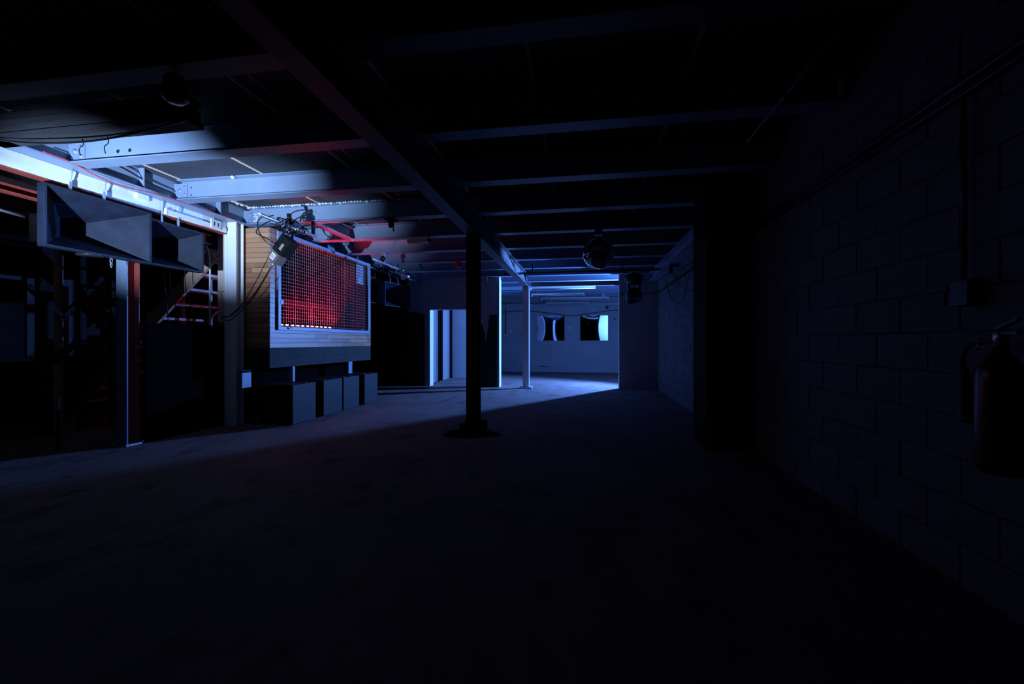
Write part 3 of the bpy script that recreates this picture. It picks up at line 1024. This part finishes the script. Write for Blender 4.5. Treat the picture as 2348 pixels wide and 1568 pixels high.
# second tube further along
t = thing('scaffold_tube', 'bare chrome scaffold tube with one clamp beyond the booth', 'tube', (TX, 8.75, TZ))
MB().lathe([(.024, 0), (.024, 1.3), (.019, 1.3), (.019, 0), (.024, 0)], (TX, 8.13, TZ), (0, 1, 0), 20).build('pipe', 'pipe', t)
clamp(t, TX, 9.0, TZ)
MB().box(TX - .02, TX + .02, 8.58, 8.62, TZ + .02, ZB).build('hanger', 'steel', t)
MB().lathe([(.03, 0), (.055, .01), (.055, .03), (.03, .04)], (TX, 8.575, TZ + .09), (0, -1, 0), 14).build('ring_clamp', 'black', t)
MB().tube((TX + .03, 9.3, TZ - .01), (TX + .1, 9.55, TZ - .03), .012, 8).build('spigot', 'chrome', t)
tag(MB().box(-5.02, -4.92, 9.62, 12.25, 3.105, 3.156).build('hanging_rail', 'black'), 'dark rail under the joists holding the two far horn speakers', 'rail')
t = thing('lamp_bracket', 'small white metal bracket on a dark rail above the far horn speakers', 'bracket', (-4.4, 10.6, 2.95))
MB().tube((-4.75, 9.6, 2.98), (-4.5, 11.6, 2.98), .02, 8).build('rail', 'black', t)
for yy, xx in ((9.8, -4.725), (11.0, -4.575)):
    MB().box(xx - .012, xx + .012, yy - .012, yy + .012, 2.99, ZB).build('hanger', 'black', t)
MB().box(-4.62, -4.5, 10.5, 10.9, 2.99, 3.04).build('plate', 'white', t, bevel=.004)
MB().box(-4.6, -4.53, 10.55, 10.65, 2.90, 2.99).build('tab', 'white', t, bevel=.004)
MB().tube((-4.55, 10.9, 2.96), (-4.5, 11.25, 2.95), .01, 6).build('pin', 'chrome', t)

# clear bulkhead light below the red-lit joist
t = thing('bulkhead_light', 'clear plastic bulkhead light under the red-lit joist', 'light', (-2.9, JY[1], 3.05))
MB().box(-3.11, -2.69, JY[1] - .07, JY[1] + .07, ZB - .032, ZB - .001).build('tray', 'white', t, bevel=.006)
MB().prism([(-.06, 0), (.06, 0), (.045, -.06), (-.045, -.06)], lambda p, tt: (tt, JY[1] + p[0], ZB - .033 + p[1]), -3.09, -2.71) \
    .build('diffuser', 'clear', t, bevel=.006)
MB().lathe([(0, 0), (.03, 0), (.03, .04), (.012, .05), (0, .05)], (-2.70, JY[1], ZB - .06), (1, 0, 0), 10).build('gland', 'plastic', t)
MB().path(spline([(-2.66, JY[1], ZB - .05), (-2.6, JY[1] - .02, ZB - .02), (-2.58, JY[1] - .05, ZB + .05), (-2.7, JY[1] - .06, ZB + .06)]), .007, 6).build('lead', 'cable', t)
# red sounder
t = thing('alarm_sounder', 'small red alarm sounder under a joist left of the black column', 'alarm', (-2.86, 9.8, 3.0))
MB().lathe([(0, 0), (.06, 0), (.075, .03), (.075, .09), (.05, .12), (0, .12)], (-2.86, 9.8, ZB - .135), n=16).build('body', 'redcable', t)
MB().box(-2.92, -2.80, 9.74, 9.86, ZB - .016, ZB - .001).build('base', 'redcable', t)


def batten(label, x0, x1, y, z, two=False, hang=0.0, foil=False):
    t = thing('fluorescent_batten', label, 'light', ((x0 + x1) / 2, y, z), 'fluorescent battens')
    MB().box(x0, x1, y - .04, y + .04, z, z + .05).build('body', 'batten', t, bevel=.004)
    for yy in ((-.03, .03) if two else (0,)):
        MB().tube((x0 + .03, y + yy, z - .03), (x1 - .03, y + yy, z - .03), .014, 10).build('tube', 'tube', t)
    for x in (x0 + .015, x1 - .015):
        MB().box(x - .012, x + .012, y - .045, y + .045, z - .05, z).build('lamp_holder', 'white', t)
    if hang:
        for x in (x0 + .2, x1 - .2):
            MB().box(x - .01, x + .01, y - .01, y + .01, z + .05, z + hang).build('hanger', 'bright', t)
    return t


batten('short white batten light under the joist by the partition, behind the black column', -3.5, -2.69, JY[5], ZB - .052)
batten('long twin batten light, first inside the far room', -1.75, 0.40, JY[7], ZB - .055, True)
batten('silvery batten light, second inside the far room', -1.85, 0.05, JY[8], ZB - .15, True, .15)
batten('long thin batten light, third inside the far room', -1.6, 0.95, JY[9] - .1, ZB - .19, False, .19)
batten('batten light close to the back wall above the left window', -1.55, 0.2, 18.2, ZB - .26, False, .26)

# ================================================================== MIRROR BALL
BC = Vector((0.25, JY[1], 2.775))
R = 0.262
t = thing('mirror_ball', 'large mirror ball hanging from a joist', 'mirror ball', (BC.x, BC.y, BC.z - R))
me_b = MB()
rings = 44
for i in range(rings):
    a0, a1 = -PI / 2 + PI * i / rings, -PI / 2 + PI * (i + 1) / rings
    n = max(4, int(2 * rings * math.cos((a0 + a1) / 2)))
    for k in range(n):
        b0, b1 = 2 * PI * (k + .05) / n, 2 * PI * (k + .95) / n
        aa0, aa1 = a0 + (a1 - a0) * .05, a0 + (a1 - a0) * .95
        q = []
        for (aa, bb) in ((aa0, b0), (aa0, b1), (aa1, b1), (aa1, b0)):
            q.append(BC + Vector((math.cos(aa) * math.cos(bb), math.cos(aa) * math.sin(bb), math.sin(aa))) * R)
        c = sum(q, Vector()) / 4
        nrm = (c - BC).normalized()
        jt = Vector((random.gauss(0, .008), random.gauss(0, .008), random.gauss(0, .008)))
        q2 = [p + nrm * ((p - c).dot(jt)) for p in q]
        me_b.add(q2, [(0, 1, 2, 3)])
o = me_b.build('mirror_tiles', 'tile', t, kind='stuff')
MB().lathe([(0.001, -R + .004)] + [((R - .004) * math.cos(-PI / 2 + PI * i / 20), (R - .004) * math.sin(-PI / 2 + PI * i / 20)) for i in range(1, 20)]
           + [(0.001, R - .004)], BC, n=32).build('core', 'black', t)
MB().lathe([(.035, R - .01), (.035, R + .015), (.01, R + .02), (.01, R + .06)], BC, n=14).build('cap', 'bright', t)
MB().box(BC.x - .06, BC.x + .06, BC.y - .06, BC.y + .06, BC.z + R + .04, ZB - .001).build('motor', 'plastic', t, bevel=.005)

# lighting bar and moving head
t = thing('lighting_bar', 'long dark lighting bar slung across the hall below the joists', 'bar', (0.1, 10.45, 2.93))
MB().tube((-1.9, 10.45, 2.955), (1.99, 10.45, 2.975), .025, 12).build('pipe', 'plastic', t)
for x in (-1.2, .9):
    MB().box(x - .015, x + .015, 10.44, 10.46, 2.97, ZB + .05).build('hanger', 'black', t)
t = thing('moving_head', 'black moving-head stage light hanging from the lighting bar', 'light', (1.17, 10.5, 2.25))
mhc = Vector((1.17, 10.5, 0))
MB().lathe([(0, 2.90), (.10, 2.90), (.19, 2.84), (.215, 2.77), (.19, 2.68), (.10, 2.63), (0, 2.63)], mhc, n=20).build('base', 'plastic', t)
for s in (-1, 1):
    MB().box(mhc.x + s * .12 - .03, mhc.x + s * .12 + .03, 10.44, 10.56, 2.36, 2.66).build('yoke_arm', 'plastic', t, bevel=.01)
hd = Vector((.25, -.35, -1)).normalized()
MB().lathe([(0, -.16), (.09, -.15), (.16, -.08), (.2, .04), (.195, .13), (.17, .14), (.15, .12), (0, .12)], Vector((1.155, 10.5, 2.40)), hd, 20).build('head', 'plastic', t)
MB().tube((1.1, 10.47, 2.89), (1.1, 10.46, 2.97), .022, 8).build('clamp', 'chrome', t)
MB().tube((1.24, 10.47, 2.89), (1.24, 10.46, 2.97), .022, 8).build('clamp', 'bright', t)

# ================================================================== RIGHT WALL FITTINGS
t = thing('conduit', 'dark conduit pipe along the right wall turning the far corner', 'pipe', (1.96, 9, 2.65))
MB().path([(1.96, 6.15, 2.64), (1.96, 12.22, 2.62), (1.0, 12.24, 2.62)], .016, 8).build('pipe', 'plastic', t)
for p in ((1.955, 11.9, 2.62), (1.9, 12.22, 2.62), (1.97, 9.0, 2.63), (1.05, 12.23, 2.62)):
    MB().lathe([(.0, -.03), (.03, -.03), (.03, .03), (0, .03)], p, (0, 1, 0), 10).build('coupling', 'plastic', t)
tag(MB().path([(1.965, 6.15, 2.80), (1.965, 9.6, 2.79)], .014, 8).build('wall_pipe', 'plastic'), 'short upper dark pipe on the right wall above the conduit', 'pipe')
t = thing('wall_bracket', 'small dark bracket with a cylinder on the upper right wall', 'bracket', (1.9, 9.7, 2.75))
MB().box(1.82, 1.99, 9.66, 9.72, 2.9, 2.94).build('arm', 'plastic', t)
MB().tube((1.84, 9.69, 2.9), (1.84, 9.69, 2.76), .045, 10).build('cylinder', 'plastic', t)
rl = [[(1.93, 11.3, 2.94), (1.97, 11.0, 2.75), (1.97, 10.6, 2.45), (1.97, 10.1, 2.2), (1.97, 9.5, 2.1), (1.97, 9.0, 2.2), (1.97, 8.9, 2.42),
       (1.97, 8.6, 2.6), (1.97, 8.3, 2.8), (1.97, 8.2, 2.95)],
      [(1.90, 11.0, 2.94), (1.97, 10.3, 2.8), (1.97, 9.6, 2.55), (1.97, 8.9, 2.3), (1.97, 8.1, 2.24), (1.97, 7.5, 2.32), (1.97, 6.9, 2.5), (1.97, 6.2, 2.6)]]
for i, pts in enumerate(rl):
    tag(MB().path(spline(pts, 8), .008, 6).build('wall_cable', 'cable'), ['black cable hanging in a deep loop on the right wall',
                                                                       'black cable swagged wide along the right wall to the pilaster'][i], 'cable')
tag(MB().tube((1.93, 7.22, 3.03), (1.93, 7.8, 2.94), .009, 8).build('metal_rod', 'chrome'), 'short shiny rod under the right wall beam by the pilaster', 'rod')
# beam cable
tag(MB().path(spline([(1.74, 11.9, 2.93), (1.4, 11.5, 2.9), (1.2, 10.7, 2.86), (1.2, 10.52, 2.88)]), .007, 6).build('feed_cable', 'cable'),
    'black feed cable running from the moving head to the corner', 'cable')

# thin conduit under the near joists
t = thing('ceiling_conduit', 'thin shiny conduit running under the near joists by the right wall', 'pipe', (1.49, 3.2, 3.12))
MB().tube((1.49, 2.5, ZB - .016), (1.49, 4.3, ZB - .016), .012, 8).build('pipe', 'steelshade', t)
MB().lathe([(0, -.03), (.024, -.03), (.024, .03), (0, .03)], (1.49, 3.55, ZB - .016), (0, 1, 0), 10).build('coupling', 'steelshade', t)
# near right wall
for i, (z, r_) in enumerate(((2.66, .018), (2.60, .014))):
    t = tag(MB().path([(1.965, -1.5, z), (1.965, 5.52, z)], r_, 8).build('wall_conduit', 'plastic'),
            ['upper dark conduit along the near right wall', 'lower dark conduit along the near right wall'][i], 'pipe', 'near wall conduits')
tag(MB().path([(1.965, 2.63, 1.62), (1.965, 2.63, 2.585)], .013, 8).build('drop_conduit', 'plastic'),
    'upright dark conduit dropping to the isolator on the right wall', 'pipe')
t = thing('isolator_switch', 'dark isolator switch box under the upright conduit', 'switch', (1.95, 2.6, 1.48))
MB().box(1.92, 1.995, 2.55, 2.66, 1.485, 1.62).build('box', 'plastic', t, bevel=.006)
MB().box(1.975, 1.99, 2.66, 2.75, 1.585, 1.60).build('side_pipe', 'plastic', t)
MB().path([(1.97, 2.74, 1.595), (1.97, 2.755, 1.57), (1.97, 2.755, 1.5)], .008, 6).build('lead', 'cable', t)
t = thing('fire_extinguisher', 'dark fire extinguisher with a black discharge horn on the right wall', 'extinguisher', (1.89, 2.33, .70))
ec = Vector((1.885, 2.325, 0.70))
MB().lathe([(0, 0), (.07, 0), (.088, .018), (.09, .04), (.09, .43), (.082, .48), (.05, .53), (.03, .55), (.03, .58), (0, .58)], ec, n=24).build('cylinder', 'extred', t)
MB().lathe([(0, .58), (.028, .58), (.028, .64), (.018, .65), (0, .65)], ec, n=12).build('valve', 'bright', t)
MB().bar(ec + Vector((0, .02, .66)), ec + Vector((-.03, -.12, .70)), .02, .012).build('handle', 'plastic', t)
MB().bar(ec + Vector((0, .02, .64)), ec + Vector((-.03, -.12, .64)), .02, .012).build('handle', 'plastic', t)
MB().path(spline([ec + Vector((0, .02, .61)), ec + Vector((0, .10, .60)), ec + Vector((0, .17, .585)), ec + Vector((0, .205, .52)), ec + Vector((0, .205, .46))]), .011, 8).build('hose', 'rubber', t)
MB().lathe([(.014, 0), (.022, .03), (.042, .27), (.046, .28), (.040, .27), (.0, .1)], ec + Vector((0, .205, .48)), (0, -.12, -1), 14).build('discharge_horn', 'rubber', t)
for dz in (.59, .615):
    MB().lathe([(.012, -.006), (.016, -.006), (.016, .006), (.012, .006)], ec + Vector((0, .11, dz - .012)), (0, 1, -.1), 10).build('ferrule', 'chrome', t)
MB().box(1.96, 1.998, 2.28, 2.37, .95, 1.1).build('bracket', 'bright', t)

# ================================================================== FAR ROOM
def window(n, x0, x1, z0, z1, bow):
    w = struct(MB().box(x0 - .02, x1 + .02, 18.88, 18.898, z0 - .02, z1 + .02).build('window_%d' % n, 'rubber'),
               ['left framed window in the back wall', 'right framed window in the back wall'][n - 1])
    f = .055
    for nm, a, b_, c, d_ in (('frame_rail', x0 - f, x1 + f, z1, z1 + f), ('frame_rail', x0 - f, x1 + f, z0 - f, z0),
                             ('frame_stile', x0 - f, x0, z0, z1), ('frame_stile', x1, x1 + f, z0, z1)):
        MB().box(a, b_, 18.84, 18.897, c, d_).build(nm, 'wallback', w, bevel=.004)
    # slightly bowed reflective pane
    pn = MB()
    nx, nz = 24, 24
    vs_ = []
    for j in range(nz + 1):
        for i in range(nx + 1):
            u, v = i / nx, j / nz
            vs_.append((x0 + (x1 - x0) * u, 18.872 - bow * (1 - (2 * u - 1) ** 2) * (1 - (2 * v - 1) ** 2), z0 + (z1 - z0) * v))
    pn.add(vs_, [(j * (nx + 1) + i, j * (nx + 1) + i + 1, (j + 1) * (nx + 1) + i + 1, (j + 1) * (nx + 1) + i) for j in range(nz) for i in range(nx)], True)
    pn.build('pane', 'mirror', w, label='reflective window pane')
    return w


window(1, -1.96, -0.79, 1.36, 2.43, .010)
window(2, -0.12, 1.04, 1.36, 2.43, .008)
tag(MB().path(spline([(-4.5, 18.85, 2.60), (-3.6, 18.85, 2.605), (-2.57, 18.85, 2.655), (-1.62, 18.85, 2.57), (-.68, 18.83, 2.43), (.055, 18.83, 2.475),
                      (1.145, 18.85, 2.63), (1.9, 18.85, 2.60)]), .016, 6).build('swag_cable', 'cable'), 'thick black cable swagged across the back wall', 'cable')
t = thing('alarm_bell', 'round black bell high on the back wall', 'bell', (1.0, 18.86, 2.7))
MB().lathe([(0, .05), (.05, .045), (.068, .02), (.068, 0)], (1.0, 18.895, 2.765), (0, -1, 0), 18).build('gong', 'plastic', t)
MB().lathe([(0, .06), (.012, .06), (.012, .045)], (1.0, 18.895, 2.765), (0, -1, 0), 8).build('stud', 'bright', t)
tag(MB().path(spline([(1.07, 18.885, 2.77), (1.2, 18.885, 2.73), (1.3, 18.885, 2.77), (1.45, 18.885, 2.73), (1.7, 18.885, 2.76)]), .005, 5).build('bell_wire', 'greycable'),
    'thin wavy wire beside the round bell', 'wire')
t = thing('wall_switch', 'small dark square box right of the right window', 'switch', (1.31, 18.87, 2.23))
MB().box(1.26, 1.36, 18.85, 18.898, 2.23, 2.33).build('box', 'plastic', t, bevel=.006)
MB().box(1.285, 1.335, 18.843, 18.849, 2.255, 2.305).build('rocker', 'plastic', t)
t = thing('power_socket', 'wall socket on a thin conduit left of the pale column', 'socket', (-3.35, 18.87, 1.55))
MB().box(-3.41, -3.29, 18.85, 18.898, 1.55, 1.66).build('plate', 'sheet', t, bevel=.006)
MB().tube((-3.35, 18.875, 1.66), (-3.35, 18.875, 2.8), .014, 8).build('conduit', 'plastic', t)
t = thing('warning_notice', 'small printed notice beside the wall socket', 'notice', (-3.15, 18.89, 1.7))
MB().box(-3.24, -3.10, 18.887, 18.897, 1.70, 1.81).build('card', 'paper', t)
MB().box(-3.23, -3.18, 18.885, 18.886, 1.71, 1.80).build('print', 'redcable', t)
tag(MB().box(-2.76, -2.60, 18.86, 18.897, 1.56, 1.64).build('switch_box', 'print', bevel=.006), 'dark switch box just left of the pale column', 'switch')
tag(MB().box(-.68, -.5, 18.888, 18.897, 1.85, 1.97).build('wall_notice', 'sheet'), 'faded notice on the wall between the two windows', 'notice')
tag(MB().prism([(-2.0, .23), (-1.45, .225), (-1.5, .26), (-1.62, .245), (-1.72, .28), (-1.86, .25)], lambda p, tt: (p[0], tt, p[1]), 18.886, 18.899)
    .build('plaster_chip', 'bare'), 'dark chipped patch low on the back wall', 'wall damage')
struct(MB().box(-3.9, 1.95, 18.888, 18.9, 0.0, .215).build('baseboard_back', 'wallback'), 'low skirting band along the back wall')
# door at the left end of the back wall
dr = struct(MB().box(-4.5, -3.7, 18.85, 18.897, 0.02, 2.02).build('door_1', 'wallwhite'), 'white door at the left end of the back wall')
for a, b_, c, d_ in ((-4.58, -4.5, 0, 2.1), (-3.7, -3.62, 0, 2.1), (-4.5, -3.7, 2.02, 2.1)):
    MB().box(a, b_, 18.83, 18.898, c, d_).build('door_frame', 'wallback', dr, bevel=.004)
MB().path([(-3.78, 18.85, 1.0), (-3.78, 18.79, 1.0), (-3.88, 18.79, 1.0)], .011, 8).build('door_handle', 'chrome', dr)

# roller shutters in the corridor
slatme = unit_for('shutter', 'slat')


def shutter(label, y0, y1):
    t = thing('roller_shutter', label, 'shutter', (-4.76, (y0 + y1) / 2, 0), 'corridor roller shutters')
    n = 44
    h = 2.42 / n
    MB().box(-4.779, -4.772, y0, y1, 0.02, 2.44).build('shutter_curtain', 'greycable', t)
    for i in range(n):
        piece('slat', slatme, t, (-4.764, (y0 + y1) / 2, .03 + h * (i + .5)), (.016, y1 - y0, h * .8))
    for a, b_ in ((y0 - .07, y0 - .005), (y1 + .005, y1 + .07)):
        MB().box(-4.779, -4.715, a, b_, 0, 2.45).build('guide_rail', 'bright', t, bevel=.003)
    MB().box(-4.779, -4.56, y0 - .07, y1 + .07, 2.46, 2.8).build('roller_box', 'wallwhite', t, bevel=.005)
    return t


shutter('white roller shutter nearest the doorway jamb', 12.72, 13.68)
shutter('white roller shutter further along the corridor', 14.34, 14.96)
for i, (y0, y1) in enumerate(((13.76, 13.95), (14.10, 14.24), (15.10, 15.34))):
    tag(MB().box(-4.779, -4.70, y0, y1, 0, 2.5).build('dark_post', 'velvet'), ['black upright post beside the first shutter',
                                                                            'black upright post just before the second shutter',
                                                                            'black upright post after the second shutter'][i], 'post', 'posts between shutters')
struct(MB().box(-4.80, -4.76, 15.385, 15.397, 0, 2.5).box(-4.12, -4.118, 15.4, 16.6, 0, .06).build('trim_1', 'plastic'), 'dark trim at the box-out')

# ================================================================== LEFT SIDE: LOW WALL, STAIRS, POSTS
tag(MB().box(-5.60, -5.545, 4.78, 6.35, 0, 1.55).build('low_panel', 'velvet'), 'black chest-high panel between the two left columns', 'panel')
st = thing('staircase', 'open timber staircase rising behind the black panel', 'stairs', (-7.0, 6.45, 0))
YS0, YS1 = 6.0, 6.92
rise, going = 0.232, 0.249
tx = [(-5.745 - going * (11 - k), 0.08 + rise * k) for k in range(1, 12)]
for k, (x, z) in enumerate(tx):
    MB().box(x - .24, x + .02, YS0 + .05, YS1 - .05, z - .04, z).build('tread', 'sheet', st, bevel=.003)
for yy in (YS0, YS1 - .05):
    a = Vector((tx[0][0] - .3, yy + .025, tx[0][1] - .25))
    b_ = Vector((tx[-1][0] + .0, yy + .025, tx[-1][1] + .06))
    MB().bar(a + Vector((0, 0, .05)), b_ + Vector((0, 0, -.02)), .05, .20).build('stringer', 'timber' if yy < 6.1 else 'timberdark', st)
MB().box(-6.92, -6.83, YS0 - .02, YS0 + .07, 0, 1.78).build('newel_post', 'timberpale', st)
for xx in (-6.35, -6.0, -6.7):
    MB().box(xx - .02, xx + .02, YS1 + .02, YS1 + .06, 1.0, 2.5).build('baluster', 'sheet', st)
# timber post and conduit beside the white column
t = thing('timber_post', 'pinkish timber post directly behind the white column', 'post', (-5.66, 6.15, 0))
MB().box(-5.725, -5.605, 6.08, 6.185, 0, 3.15).build('post', 'timberpale', t, bevel=.004)
MB().box(-5.728, -5.602, 6.077, 6.188, 1.45, 1.62).build('red_band', 'red', t, label='red painted band')
MB().box(-5.728, -5.602, 6.077, 6.188, 2.09, 2.10).build('joint_line', 'timberdark', t)
tag(MB().path(spline([(-5.98, 5.9, 3.1), (-5.92, 5.93, 2.95), (-5.79, 5.96, 2.75), (-5.76, 5.97, 2.5), (-5.76, 5.97, 1.9), (-5.76, 5.97, .0)]), .013, 8).build('bent_conduit', 'white'),
    'thin white conduit bending down beside the timber post', 'pipe')
# cables hanging in front of the stairs
for i, (x0, x1) in enumerate(((-6.35, -6.25), (-6.25, -6.05), (-5.98, -5.78))):
    tag(MB().path(spline([(x0, 5.75, 3.42), (x0, 5.75, 2.4), (x0 + .02, 5.75, 2.1), ((x0 + x1) / 2, 5.75, 1.85), (x1, 5.75, 1.4)]), .007, 5).build('stair_cable', 'cable'),
        ['black cable hanging before the stairs, left one', 'black cable hanging before the stairs, middle one', 'black cable hanging before the stairs, right one'][i],
        'cable', 'cables before the stairs')
# plank backdrop behind the stairs
pb = thing('plank_screen', 'dark brown upright plank screen behind the stairs', 'screen', (-7.6, 8.3, 0))
for i in range(9):
    x = -8.3 + i * .17
    MB().box(x, x + .155, 8.3 + random.uniform(-.01, .01), 8.33, 0.0, 2.75).build('plank', 'timberdark', pb)
for i, (x, w_) in enumerate(((-7.05, .09), (-6.62, .12), (-8.45, .08))):
    tag(MB().box(x, x + w_, 8.0, 8.06, 0, 2.3 if i else 2.9).build('pale_stud', 'sheet'), ['thin pale upright stud behind the stairs, middle one',
                                                                                       'pale upright stud behind the stairs, nearest the white column',
                                                                                       'pale upright stud behind the stairs, furthest left'][i], 'post', 'studs behind the stairs')
# far-left timber framing with pale sheets
fr = thing('timber_framework', 'dark braced timber frame in the shadows at far left', 'frame', (-7.3, 5.2, 0))
for y0, y1 in ((4.80, 4.96), (5.29, 5.37), (5.72, 5.78)):
    MB().box(-7.35, -7.27, y0, y1, 0, 3.2).build('upright', 'black', fr)
for a, b_ in (((4.7, 2.05), (5.1, 1.65)), ((5.06, 1.60), (5.62, 2.30)), ((5.0, 1.0), (5.75, 1.85))):
    MB().bar((-7.31, a[0], a[1]), (-7.31, b_[0], b_[1]), .05, .06).build('brace', 'black', fr)
MB().box(-7.34, -7.28, 5.37, 5.72, 1.40, 1.50).build('cross_rail', 'black', fr)
tag(MB().box(-7.62, -7.5, 5.10, 5.24, 0, 3.4).build('weathered_post', 'timber', bevel=.004), 'weathered brown post lit blue at its foot, far left', 'post')
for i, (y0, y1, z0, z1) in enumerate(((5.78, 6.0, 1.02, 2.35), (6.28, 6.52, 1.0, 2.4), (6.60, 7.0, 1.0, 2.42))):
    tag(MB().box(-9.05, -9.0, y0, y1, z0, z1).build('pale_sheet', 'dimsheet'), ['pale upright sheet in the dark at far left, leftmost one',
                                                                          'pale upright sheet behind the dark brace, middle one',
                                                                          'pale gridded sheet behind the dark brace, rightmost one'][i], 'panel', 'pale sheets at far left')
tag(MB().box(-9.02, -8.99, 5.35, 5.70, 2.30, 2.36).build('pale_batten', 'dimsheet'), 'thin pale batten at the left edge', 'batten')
pg = thing('marker_peg', 'tiny pale-tipped upright peg in the dark left of the red column', 'peg', (-6.23, 4.295, 0))
MB().box(-6.245, -6.215, 4.285, 4.305, 0, .49).build('stake', 'velvet', pg)
MB().box(-6.25, -6.21, 4.28, 4.31, .49, .64).build('tip', 'sheet', pg)
tag(MB().box(-9.1, -8.95, 3.0, 8.2, 0, .98).build('low_wall', 'walldark'), 'low dark wall at far left below the pale sheets', 'low wall')

# work light fixture to the left of the camera: housing, flaps and stand
wl = thing('work_lamp', 'work lamp on a thin stand left of the camera', 'lamp', (SPOT.x, SPOT.y, 0))
aq = Matrix.Rotation(math.radians(14), 3, 'Z')          # turn to the left
fwd = aq @ Vector((0, 1, 0))
sd = aq @ Vector((1, 0, 0))
MB().obox(SPOT - fwd * .16, (.26, .12, .22), aq).build('housing', 'plastic', wl, bevel=.01)
MB().tube(SPOT - fwd * .16 + Vector((0, 0, -.11)), (SPOT.x - fwd.x * .16, SPOT.y - fwd.y * .16, .0), .016, 8).build('stand', 'plastic', wl)
